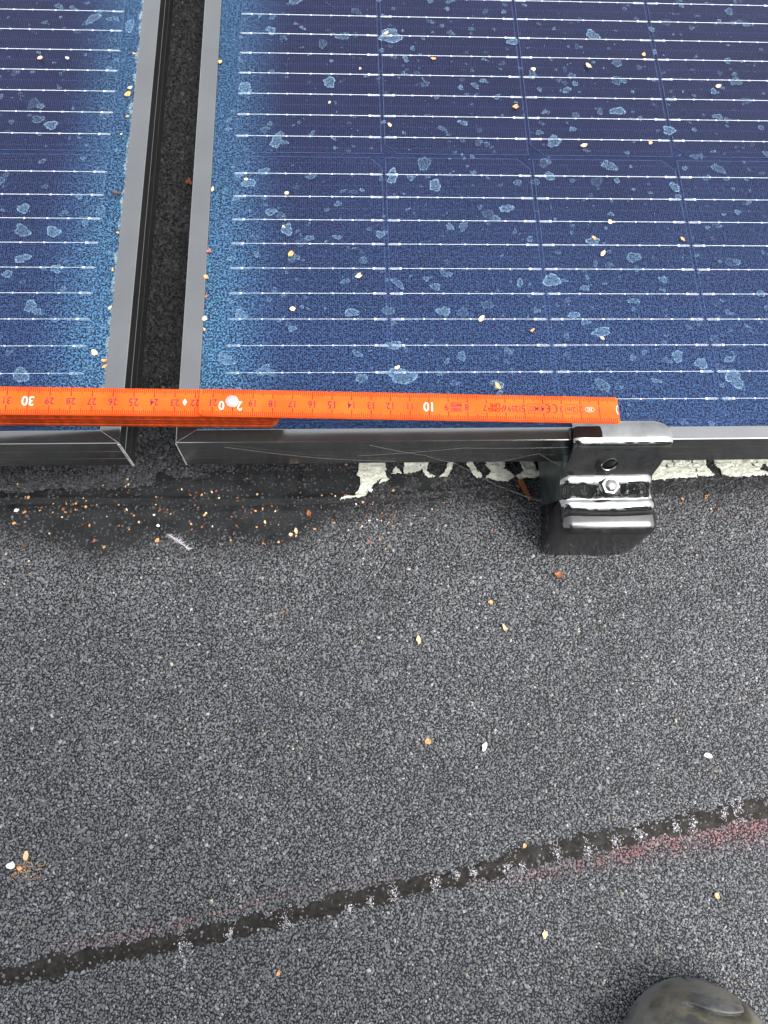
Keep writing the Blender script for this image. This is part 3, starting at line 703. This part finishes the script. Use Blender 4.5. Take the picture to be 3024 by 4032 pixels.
# x grows from tick 0 towards tick 20; the lettering reads upside down from the camera
ticks(1, 215, 0, s1)
for n in range(1, 20):
    if n not in (4, 8, 9, 5, 7, 6, 1, 2, 3): label_num(n, n*10, s1)
for n, x in ((1, 10), (2, 20), (3, 30.3), (4, 40.3), (5, 50.5), (6, 60.6), (7, 70.8), (8, 80.4), (9, 91)): label_num(n, x, s1)
label_num(21, 210, s1)
def mark(txt, x, y, size, mat, bold=.03, sx=.85, name='printed_mark'):
    o = new_obj(name, text_mesh(txt, size, mat, bold, sx), s1); o.location = Vector((x, y, .03))*MM; return o
def frame_mark(x, y, w, h, mat, t=.2):
    mb = MB()
    for a, b, c, d in ((x-w, x+w, y-h, y-h+t), (x-w, x+w, y+h-t, y+h), (x-w, x-w+t, y-h+t, y+h-t), (x+w-t, x+w, y-h+t, y+h-t)): mb.box(a, b, c, d, .0, .03)
    mb.obj('printed_box', mat, s1)
frame_mark(25.0, .1, 3.3, 2.7, M['tick']); mark('2m', 25.0, .1, 4.6, M['num'])
frame_mark(44.9, .1, 3.3, 2.7, M['tick']); mark('M22', 44.9, .1, 4.2, M['num'], sx=.7)
mark('1259', 55.2, .2, 4.6, M['num'], sx=.8)
mark('LONG', 65.4, -1.1+2.3, 3.1, M['tick'], .1, .9); mark('LIFE', 65.4, -1.4, 3.1, M['tick'], .1, 1.0)
frame_mark(85.8, .1, 3.0, 2.6, M['num'], .25); mark('SWISS', 85.8, 1.3, 2.2, M['num'], .08, .75); mark('MADE', 85.8, -1.1, 2.5, M['num'], .08, .75)
mb = MB()                                                          # the conformity sign between 3 and 4: two open arcs
for cx2, bar in ((34.4, 0), (38.2, 1)):
    pts = [(cx2+1.7*math.cos(w), 2.4*math.sin(w), .03) for w in [math.radians(80+200*k/12) for k in range(13)]]
    mb.tube(pts, .3, 4)
    if bar: mb.tube([(cx2-1.6, 0, .03), (cx2-.1, 0, .03)], .28, 4)
mb.obj('conformity_mark', M['num'], s1)
mb = MB(); pts = [(15.2+2.5*math.cos(w), .1+1.4*math.sin(w), .03) for w in [2*math.pi*k/24 for k in range(25)]]
mb.tube(pts, .13, 4)
for q in (-.9, 0, .9): mb.box(15.2+q-.2, 15.2+q+.2, -1.0, 1.0, .0, .04)
mb.obj('class_mark', M['rivet'], s1)
for ch, x, y in (('2', 196.6, -1.9), ('0', 205.6, -1.9+3.4*0), ): 
    o = new_obj('numeral', text_mesh(ch, 7.0, M['white'], .08, .85), s1); o.location = Vector((x, y+3.4, .03))*MM
bm_obj(cyl(3.3, .9, 48, (200.4, -.5, .35), bev=.25), 'rivet', M['rivet'], s1)
mb = MB(); mb.tube([(-.4+1.2*math.cos(w), 2.5*math.sin(w), .03) for w in [math.radians(-85+170*k/12) for k in range(13)]], .27, 4); mb.obj('zero_mark', M['white'], s1)
s2 = new_obj('section', section_mesh(-37, 197, 5, 5), rule); s2.matrix_local = S2
ticks(218, 400, 220, s2)
for n in range(22, 33): label_num(n, n*10-220, s2)
mb = MB(); mb.poly([(5-1.1, 0, .05), (5, -2.0, .05), (5+1.1, 0, .05), (5, 2.0, .05)]); mb.obj('spring_mark', M['raw'], s2)
SM = section_mesh(-41, 199, 5, 5); SM.materials.clear(); SM.materials.append(M['orange_shaded'])
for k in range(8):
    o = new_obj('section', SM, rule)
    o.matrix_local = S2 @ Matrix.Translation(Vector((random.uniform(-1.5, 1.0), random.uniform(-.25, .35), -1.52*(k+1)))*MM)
mb = MB()
for k in range(150): mb.box(-36+k*1.5, -36+k*1.5+.8, RW/2+.12, RW/2+.42, -5.3, -4.8)
o = mb.obj('spring_teeth', M['tick'], s2); o['kind'] = 'stuff'

# ------------------------------------------------------------------ boot at the lower right
boot = empty('work_boot', (138, -560, 0)); tag(boot, 'worn grey rubber toe of a work boot with a torn flap', 'boot')
YT, XC = -473.0, 153.0
def boot_w(d): # half width by distance behind the toe tip
    L = 44.0; base = 42.0
    w = base*math.sqrt(max(0, 1-(1-min(d, L)/L)**2))
    return w+np.interp(d, [46, 90, 160, 230, 285, 300], [0, 4, -4, -10, -10, -14])*1.0
def boot_h(d):
    L = 34.0; hh = 52*max(0, 1-(1-min(d, L)/L)**2)**.42
    return max(6, hh)+np.interp(d, [34, 70, 110, 160, 200], [0, 6, 22, 48, 60])
ds = [0, .15, .5, 1, 1.7, 2.5]+[3+i*.5 for i in range(30)]+[18+i*1.0 for i in range(43)]+[62+i*6 for i in range(40)]
rows = []; dirt = []
for d in ds:
    w = max(.6, boot_w(d)); h = boot_h(d); row = []
    for j in range(73):
        a = math.pi*j/72; ca, sa = math.cos(a), math.sin(a)
        x = w*math.copysign(abs(ca)**.72, ca); z = 3+h*abs(sa)**.78
        y = YT-d
        # seam of the torn flap, in plan view
        ys_ = YT-np.interp(x, [-30, -17, -11, -8, 0, 7, 16, 19.5, 21, 30], [14, 4.6, 4.3, 5.3, 7.5, 8.5, 9, 7, 5.6, 3])
        dd = y-ys_; inx = 1/(1+math.exp(-max(-40, min(40, (x+19)/1.2))))*1/(1+math.exp(max(-40, min(40, (x-23)/.8))))
        top = max(0, min(1, (z-12)/10))
        z += inx*top*(1.6/(1+math.exp(-max(-40, min(40, dd/.35))))*math.exp(-max(0, dd)/9)-6.5*math.exp(-((dd+1.7)/1.15)**2)*max(0, min(1, (x+13)/6)))
        dirt.append(min(1, inx*1.5*math.exp(-((dd+3.4)/1.1)**2)+.7*math.exp(-((abs(x)-w*.8)/6)**2)*(z > 12)))
        row.append((x+XC, y, z))
    rows.append(row)
mb = MB(); mb.grid(rows); me = mb.mesh('boot_upper', M['boot'], True); a_ = me.attributes.new('dirt', 'FLOAT', 'POINT'); a_.data.foreach_set('value', dirt)
up = new_obj('boot_upper', me, boot); up.location = -boot.location
mb = MB(); rows = []
for d in [0, .3, 1, 2.5, 5, 9, 15, 22, 32, 46]+[60+i*20 for i in range(13)]:
    w = max(.8, boot_w(d))-.6; rows.append([(XC-w, YT-.8-d, 1.6), (XC-w, YT-.8-d, 12), (XC+w, YT-.8-d, 12), (XC+w, YT-.8-d, 1.6)])
mb.grid(rows, closed=True); so = mb.obj('sole', M['cap'], boot); so.location = -boot.location
mb = MB(); rows = []
for k in range(24):
    u = k/23; z = 70+u*240; cy = YT-235-10*math.sin(u*3); rx, ry = 46+10*u, 58-2*u
    rows.append([(XC+rx*math.cos(w), cy+ry*math.sin(w), z) for w in [2*math.pi*q/40 for q in range(40)]])
mb.grid(rows, closed=True); sh = mb.obj('shaft', M['boot'], boot, True); sh.location = -boot.location

# ------------------------------------------------------------------ the person crouching behind the phone (outside the frame)
M['skin'] = simple('skin', (.20, .11, .075), .5, nscale=200, namp=.1)
M['hair'] = simple('brown_hair', (.02, .013, .008), .6, nscale=900, bump=.6)
def skin_body(name, nodes, edges, mat, parent, sub=2):
    me = bpy.data.meshes.new(name); me.from_pydata([tuple(c*MM for c in n[:3]) for n in nodes], edges, [])
    o = new_obj(name, me); me.materials.append(mat)
    o.modifiers.new('s', 'SKIN')
    for i, n in enumerate(nodes):
        me.skin_vertices[0].data[i].radius = (n[3]*MM, n[3]*MM); me.skin_vertices[0].data[i].use_root = (i == 0)
    m2 = o.modifiers.new('u', 'SUBSURF'); m2.levels = sub; m2.render_levels = sub
    bpy.context.view_layer.update(); e = bpy.data.meshes.new_from_object(o.evaluated_get(bpy.context.evaluated_depsgraph_get()))
    o.modifiers.clear(); o.data = e; e.materials.clear(); e.materials.append(mat); e.polygons.foreach_set('use_smooth', [True]*len(e.polygons))
    o.parent = parent; o.location = -parent.location; return o
person = empty('person', (40, -860, 0)); tag(person, 'person in dark work clothes crouching and holding the phone, outside the frame', 'person')
N = [(60,-880,430,140),(52,-845,570,135),(45,-790,700,145),(38,-730,810,130),(34,-690,880,62),(30,-670,930,55),
     (210,-730,830,62),(262,-640,650,52),(150,-470,560,36),(95,-432,540,26),
     (-135,-730,830,62),(-200,-640,650,52),(-120,-470,550,36),(-92,-432,535,26),
     (140,-860,420,95),(165,-640,500,70),(150,-712,300,62),(148,-722,150,56),
     (-25,-860,420,95),(-95,-680,500,70),(-128,-770,300,62),(-130,-790,150,56)]
E_ = [(0,1),(1,2),(2,3),(3,4),(4,5),(3,6),(6,7),(7,8),(8,9),(3,10),(10,11),(11,12),(12,13),(0,14),(14,15),(15,16),(16,17),(0,18),(18,19),(19,20),(20,21)]
skin_body('body', N, E_, M['cloth'], person)
for sx, wx in ((1, 95), (-1, -92)):
    px = 20 if sx > 0 else -66
    nodes = [(wx, -432, 538, 24), ((wx+px)/2+sx*10, -412, 520, 21), (px+sx*24, -398, 505, 18)]; ed = [(0, 1), (1, 2)]
    for q in range(4):
        b = len(nodes); zq = 520-q*17
        nodes += [(px+sx*22, -386-q*8, zq, 9.5), (px+sx*4, -366-q*9, zq-8, 8.5), (px-sx*12, -358-q*9, zq-12, 8)]
        ed += [(2, b), (b, b+1), (b+1, b+2)]
    b = len(nodes); nodes += [(px+sx*26, -420, 512, 11), (px+sx*6, -430, 518, 10), (px-sx*10, -424, 520, 9)]; ed += [(1, b), (b, b+1), (b+1, b+2)]
    skin_body('hand', nodes, ed, M['skin'], person)
mb = MB(); rows = []
for i in range(33):
    t = math.pi*i/32; row = []
    for j in range(48):
        w = 2*math.pi*j/48; x = 76*math.sin(t)*math.cos(w); y = 96*math.sin(t)*math.sin(w); z = 118*math.cos(t)
        if y > 0: z_n = z/118; y += 16*math.exp(-((x/13)**2+((z+12)/20)**2))-9*math.exp(-(((abs(x)-30)/15)**2+((z-8)/12)**2))+5*math.exp(-((x/24)**2+((z+48)/8)**2))+6*math.exp(-((x/20)**2+((z+92)/16)**2))
        y += 8*math.exp(-(((abs(x)-76)/8)**2))*0
        x *= 1-.22*max(0, -z/118)
        row.append((x, y, z))
    rows.append(row)
mb.grid(rows, closed=True); hd_ = mb.obj('head', M['skin'], person, True)
HM = Matrix.Translation(Vector((30-40, -625+860, 1015))*MM) @ Matrix.Rotation(math.radians(-48), 4, 'X'); hd_.matrix_local = HM
mb = MB(); rows = []
for i in range(20):
    t = math.pi*.62*i/19
    rows.append([(81*math.sin(t)*math.cos(w), 101*math.sin(t)*math.sin(w)-7, 123*math.cos(t)+4+(38*max(0, math.sin(w))*(i/19)**2)) for w in [2*math.pi*j/48 for j in range(48)]])
mb.grid(rows, closed=True); hr_ = mb.obj('hair', M['hair'], person, True); hr_.matrix_local = HM
for sx in (-1, 1):
    mb = MB(); mb.tube([(sx*78, -8, 24), (sx*86, -14, 30), (sx*88, -14, 8), (sx*82, -4, -16), (sx*76, 0, -20)], [5, 9, 10, 6, 3], 8); e_ = mb.obj('ear', M['skin'], person, True); e_.matrix_local = HM
    mb = MB(); mb.tube([(sx*30, 80, 8), (sx*30, 88, 8)], [11, 5], 10); e_ = mb.obj('eye', M['chalk'], person, True); e_.matrix_local = HM
b2 = empty('work_boot', (-128, -620, 0)); tag(b2, 'second work boot of the crouching person, outside the frame', 'boot')
for c in list(boot.children):
    d = c.copy(); COL.objects.link(d); d.parent = b2; d.location = Vector((-143.5-5, 472+75, 0))*MM
# ground and the tree row behind the photographer (they show only as dark reflections)
mb = MB(); mb.poly([(-40000,-40000,-3200),(40000,-40000,-3200),(40000,40000,-3200),(-40000,40000,-3200)])
gr_ = mb.obj('ground', simple('lawn', (.022, .04, .012), .9, nscale=3, bump=.3, bscale=40, spec=.1)); gr_['kind'] = 'structure'
M['leaf'] = simple('dark_leaf', (.022, .045, .014), .7, nscale=2, namp=.4, spec=.15); M['bark'] = simple('bark', (.05, .035, .025), .85, nscale=12, bump=.6, bscale=60, spec=.1)
for ti, (tx, ty, th, tr) in enumerate([(-9200,-8300,8600,2000),(-6300,-7700,9800,1900),(-3600,-8200,9000,1800),(-900,-7600,10200,2000),(1900,-8100,9400,1900),(4500,-7700,10400,2000),(7300,-8300,9200,2100),(10100,-7900,9700,2000)]):
    t_ = empty('tree', (tx, ty, -3200)); tag(t_, 'dark green leafy tree in the row behind the photographer, outside the frame', 'tree', 'tree row behind the photographer')
    mb = MB(); mb.tube([(0, 0, 0), (40, 30, th*.3), (-30, 60, th*.6), (0, 0, th*.92)], [190, 150, 90, 20], 9)
    for k in range(7):
        a = k*2.4; z = th*(.25+.08*k); mb.tube([(0, 0, z), (math.cos(a)*tr*.5, math.sin(a)*tr*.5, z+500), (math.cos(a)*tr*.8, math.sin(a)*tr*.8, z+700)], [70, 40, 14], 6)
    mb.obj('trunk', M['bark'], t_)
    n = 4200; u = rng.random(n); ang = rng.uniform(0, 6.283, n); zz = th*(.14+.86*u); rr = tr*(1-.75*u**1.6)*(.45+.6*rng.random(n))*(1+.18*np.sin(3*ang+zz/700))
    cx = rr*np.cos(ang); cy = rr*np.sin(ang); d = rng.normal(0, 1, (n, 2, 3)); d /= np.linalg.norm(d, axis=2)[:, :, None]; sz = rng.uniform(110, 230, n)[:, None]
    c0 = np.stack([cx, cy, zz], 1); V = np.stack([c0-d[:, 0]*sz, c0-d[:, 1]*sz*.6, c0+d[:, 0]*sz, c0+d[:, 1]*sz*.6], 1).reshape(-1, 3)
    new_obj('crown', np_mesh('crown', V, np.arange(n*4).reshape(-1, 4), M['leaf']), t_)
# the phone that takes the picture: a slab just behind the lens
ph = rbox(-34, 38, -118, 12, 5, 13, 3.5, 3); ph.transform(cam.matrix_world); ph_o = bm_obj(ph, 'phone', M['dark']); tag(ph_o, 'black phone held above the roof, outside the frame', 'phone')

# ------------------------------------------------------------------ seeds, petals, husks
def flake(seed, lobes=0, curl=.35):
    R_ = random.Random(seed); n = 12; mb = MB(); rows = []
    el = R_.uniform(.5, .85)
    for s in (1.0, .6, .25):
        row = []
        for k in range(n):
            w = 2*math.pi*k/n; rr = 1+R_.uniform(-.24, .24)
            if lobes: rr *= .62+.45*abs(math.cos(lobes*w/2))
            x, y = s*rr*math.cos(w), s*rr*el*math.sin(w)
            row.append((x, y, .25+curl*(s*s)*(.4+.6*math.cos(w)**2)*(1 if R_.random() < .9 else .5)))
        rows.append(row)
    b = mb.grid(rows, closed=True); mb.f.append(tuple(b+2*n+k for k in range(n))); mb.m.append(0)
    bot = [(x, y, max(0.02, z-.3)) for x, y, z in rows[0]]; c = mb.grid([rows[0], bot], closed=True)
    return mb
MATS = ['tan', 'pale', 'rust', 'brown', 'chalk']
FL = {}
def get_flake(kind, mat):
    k = (kind, mat)
    if k not in FL: FL[k] = (flake(kind*7+1) if kind < 6 else flake(kind*7+1, 3, .5)).mesh('seed_scale', M[mat], True)
    return FL[k]
def place_flake(x, y, z, s, kind, mat, label, cat='seed scale', group=None, name='seed_scale', tilt=.25, sx=1.0):
    o = new_obj(name, get_flake(kind, mat)); o.location = Vector((x, y, z))*MM; s *= 1.2; o.scale = (s*sx, s, s*.75)
    o.rotation_euler = (random.uniform(-tilt, tilt), random.uniform(-tilt, tilt), random.uniform(0, 6.28)); tag(o, label, cat, group); return o
GZ = 89.12
RP = [(5.7,102.2,1.4),(35.7,80.3,1.3),(102,72.5,1.2),(139.4,76.1,1.6),(178.2,87.2,1.2),(224.8,60,1.5),(-32.7,41.5,1.0),(87.3,39.8,1.7),(5.6,23.6,1.4),(128.7,8.9,1.7),(172.2,11.8,1.0),(-83.7,-20.1,1.0),(-58.8,-30.3,1.2),(-55.8,-74.4,1.6),(-60.1,-54.9,.9),(-16,-89.7,1.6),(126.9,-61.7,1.2),(131.2,-73.1,1.6),(138.1,-50,1.2),(181.5,-62.4,1.2),(-54.3,-112.1,1.4),(54.3,-118.5,1.5),(83.3,-126.6,1.3),(123.6,-131.5,1.1),(4.6,-150.1,1.3),(60.5,-161.7,1.6),(-12.4,70.8,.7)]
for i, (x, y, s) in enumerate(RP):
    colr = ORD[max(0, int((x+91)//93))]+' cell column from the gap'
    if y > 0: row_ = ORD[min(9, int((y-1.3-12.975)//17.3)+1)]+' wire gap above the break'
    else: row_ = ORD[min(10, int((-1.5-12.975-y)//17.3)+1)]+' wire gap below the break'
    place_flake(x, y, GZ, s*1.1, i % 8, ('pale', 'tan', 'pale')[i % 3], ('cream', 'tan', 'cream')[i % 3]+' seed scale, '+colr+', '+row_, group='seed scales on the right panel')
for i, (x, y, s) in enumerate([(-103.3,73.3,1.5),(-103.2,-28.7,1.2),(-103.3,-73.3,1.3),(-104.1,-91,1.2),(-103.6,-118.9,1.4),(-103.4,-104,.9),(-103.5,-126,.9)]):
    place_flake(x, y, 90.0, s, i % 6, ('tan', 'pale', 'rust')[i % 3], ('tan', 'cream', 'rusty')[i % 3]+' seed scale at the left frame edge of the right panel, '+ORD[{0:0,1:1,2:2,3:3,4:5,5:4,6:6}[i]]+' from the top', group='seed scales along the right panel frame')
LSEED = sorted([(-159.7,46.1,1.8),(-158.9,51.4,1.3),(-157.2,-111.3,1.1),(-157.2,-145.5,1.5),(-161.3,13.9,.7),(-158.6,28,.9),(-157.9,-86,1.0),(-157,-149,1.2),(-158.3,80,1.2),(-157.3,-60,.8)], key=lambda p: -p[1])
for i, (x, y, s) in enumerate(LSEED):
    place_flake(x, y, GZ+.1, s, i % 8, ('tan', 'pale', 'tan')[i % 3], ('tan', 'cream', 'tan')[i % 3]+' seed scale in the silt along the left panel frame, '+ORD[i]+' from the top', group='seed scales along the left panel frame')
place_flake(-163, -140.6, GZ, 1.7, 3, 'pale', 'pale round seed scale on the lower right of the left panel glass')
place_flake(-230.4+13, 75.2, GZ, 1.6, 2, 'pale', 'pale seed scale alone on the upper part of the left panel')
place_flake(-200.7, 55.6+20, GZ, 1.1, 4, 'chalk', 'whitish seed scale near the top of the left panel')
place_flake(-160.9, -31.4, GZ+.4, 2.0, 1, 'brown', 'dark brown curled husk beside the left panel frame', 'husk', name='husk', tilt=.5)
def rz(x, y): return float(roof_h(np.array([x]), np.array([y]))[0])+.8
place_flake(-139.7, 56.4, rz(-139.7, 56.4)+.6, 3.0, 7, 'rust', 'star shaped orange bract lying in the gap between the panels', 'bract', name='bract')
RS = [(18.3,-288.3,2.0,1,'pale','heart shaped cream petal on the open roof below the rule','petal'),(72,-282.2,2.1,6,'pale','cream four pointed bract on the granules below the clamp','bract'),(64.3,-265.7,1.3,3,'tan','small orange chip on the granules just left of the clamp foot','seed scale'),
 (-64.4,-269.5,.9,2,'rust','tiny red brown chip alone on the middle left granules','seed scale'),(108.7,-249.2,2.6,7,'rust','rust brown crumpled bract right below the rail end cap','bract'),(21.5,-347.9,1.8,4,'tan','ochre seed scale in the middle of the roof','seed scale'),
 (54.4,-351.6,2.1,1,'chalk','white petal on the granules near the middle of the roof','petal'),(186.9,-360,1.8,5,'chalk','pinkish white petal on the right part of the roof','petal'),(73.4,-405.8,1.1,2,'tan','small ochre scale just above the bitumen seam','seed scale'),
 (81.2,-450.7,1.6,3,'pale','cream seed scale below the seam, left of the boot','seed scale'),(179.9,-434.9,1.5,4,'tan','orange seed scale on the granules above the boot','seed scale'),(-63.8,-464.1,1.3,0,'tan','yellow seed scale below the seam on the left','seed scale'),
 (212.8,-197.9,1.6,6,'tan','pale orange chip right of the clamp by the frame','seed scale'),(-48.7,-206.2,1.6,3,'rust','rusty chip at the end of the bare bitumen','seed scale'),(-56.9,-217.9,1.6,1,'pale','cream chip at the lower edge of the bare bitumen','seed scale')]
for x, y, s, k, mt, lab, cat in RS: place_flake(x, y, rz(x, y)+.35, s, k, mt, lab, cat, name=cat.replace(' ', '_'))
# little flecks on the bare bitumen
R_ = random.Random(5)
for i in range(200):
    x = R_.uniform(-236, 10) if i < 172 else R_.uniform(0, 230); y = R_.gauss(-203, 13) if i < 172 else R_.gauss(-205, 8)
    if y > -172: y = -178-R_.random()*30
    if y < -236: y = -225
    mt = R_.choice(['tan', 'tan', 'rust', 'rust', 'rust', 'brown', 'pale', 'chalk']); s = R_.uniform(.3, .8) if R_.random() < .88 else R_.uniform(.8, 1.35)
    place_flake(x, y, rz(x, y)+.15, s, R_.randrange(8), mt, ('tiny ' if s < .9 else 'larger ')+{'tan': 'tan', 'rust': 'rust red', 'brown': 'dark brown', 'pale': 'cream', 'chalk': 'white'}[mt]+' plant fleck '+('near the left photo edge' if x < -190 else 'below the left panel corner' if x < -140 else 'below the gap between the panels' if x < -110 else 'below the left end of the right panel frame' if x < -60 else 'on the bitumen beside the cream paint' if x < 15 else 'on the granules below the right panel frame'), 'fleck', 'plant flecks strewn on the bare bitumen', 'plant_fleck')
# dry tuft at the left, sprig by the clamp, feather
mb = MB(); R_ = random.Random(8)
for i in range(13):
    px, py = R_.gauss(0, 3.2), R_.gauss(0, 1.8); a = R_.uniform(0, 6.3); pts = []
    for k in range(7): pts.append((px, py, .6+1.6*math.sin(k/6*3.14)*R_.random())); a += R_.uniform(.1, .9); px += math.cos(a)*1.1; py += math.sin(a)*1.1
    mb.tube(pts, [R_.uniform(.05, .26) for _ in pts], 4)
for i in range(10):
    px, py = R_.gauss(0, 2.6), R_.gauss(0, 1.4); a = R_.uniform(0, 6.3); mb.poly([(px, py, .9), (px+1.3*math.cos(a), py+1.3*math.sin(a), 1.3), (px+.9*math.cos(a+.9), py+.9*math.sin(a+.9), .8)])
o = mb.obj('dry_tuft', M['straw']); o.location = Vector((-203, -409, rz(-203, -409)))*MM; tag(o, 'tangled dry plant tuft on the granules at the left edge', 'plant debris')
place_flake(-202.5, -402.5, rz(-202, -402)+.3, 1.8, 5, 'pale', 'yellow triangular petal above the tangled dry tuft', 'petal', name='petal')
place_flake(-210.5, -407, rz(-210, -407)+.3, 1.7, 2, 'chalk', 'white petal at the left end of the tangled dry tuft', 'petal', name='petal', sx=1.3)
place_flake(-205, -408.5, rz(-205, -408)+1.4, 1.1, 3, 'tan', 'orange seed scale in the middle of the dry tuft', 'seed scale')
mb = MB(); stem = [(89.2-.9*k*-.55, -184.5-1.35*k, 1.2+.2*math.sin(k)) for k in range(11)]
mb.tube(stem, .3, 5)
for k, p in enumerate(stem):
    for s in (-1, 1):
        for q in range(2):
            a = -1.57+s*(.9+.3*q)+.35; L = 2.3-.08*k
            e = (p[0]+math.cos(a)*L, p[1]+math.sin(a)*L, p[2]+.9-.5*q); mb.tube([p, ((p[0]+e[0])/2, (p[1]+e[1])/2, p[2]+.6), e], [.25, .62, .12], 5)
o = mb.obj('dry_sprig', M['rust'], None, True); o.location = Vector((0, 0, rz(91, -190)))*MM; tag(o, 'rust brown scaly sprig on the roof just left of the clamp rail', 'sprig')
mb = MB(); R_ = random.Random(3)
spine = [(-137+1.25*k, -219.2-.62*k-.03*k*k, 2.0+.4*math.sin(k*.7)) for k in range(12)]
mb.tube(spine, .16, 4)
for i in range(150):
    p = spine[R_.randrange(11)]; a = R_.uniform(-1.4, .9)+(math.pi if R_.random() < .35 else 0); L = R_.uniform(.8, 4.2)
    mb.tube([p, (p[0]+math.cos(a)*L*.6, p[1]+math.sin(a)*L*.5, p[2]+R_.uniform(-.4, .8)), (p[0]+math.cos(a+.3)*L, p[1]+math.sin(a+.3)*L*.8, p[2]+R_.uniform(-.4, .8))], [.1, .07, .04], 3)
o = mb.obj('downy_feather', M['fibre']); tag(o, 'small white downy feather at the edge of the bare bitumen', 'feather')
# spider threads
TH = [([(38.6,-196.3,60),(20,-196.4,72),(-12,-198.6,92)], 'left'), ([(38.6,-196.3,60),(66,-205,45),(96,-214,38),(99,-230,20)], 'mid'), ([(157,-228,32),(190,-212,18),(222,-197,61)], 'right'),
      ([(-18,-196.3,72),(40,-196.4,82),(97,-199,88)], 'top'), ([(4,-196.4,64),(-40,-196.5,70),(-90,-196.5,86)], 'low'), ([(100,-215,54),(104,-236,40),(112,-238.5,28)], 'cap'),
      ([(60,-196.5,61),(84,-196.5,74),(98,-203,70)], 'mid2')]
mb = MB()
for pts, _ in TH:
    P = [Vector(p) for p in pts]; Q = []
    for i in range(len(P)-1):
        for k in range(6): t = k/6; q = P[i].lerp(P[i+1], t); q.z -= .8*math.sin(math.pi*t); Q.append(tuple(q))
    Q.append(tuple(P[-1])); mb.tube(Q, .045, 4)
o = mb.obj('spider_threads', M['web']); tag(o, 'fine spider threads strung between the front frame and the clamp', 'cobweb', kind='stuff')
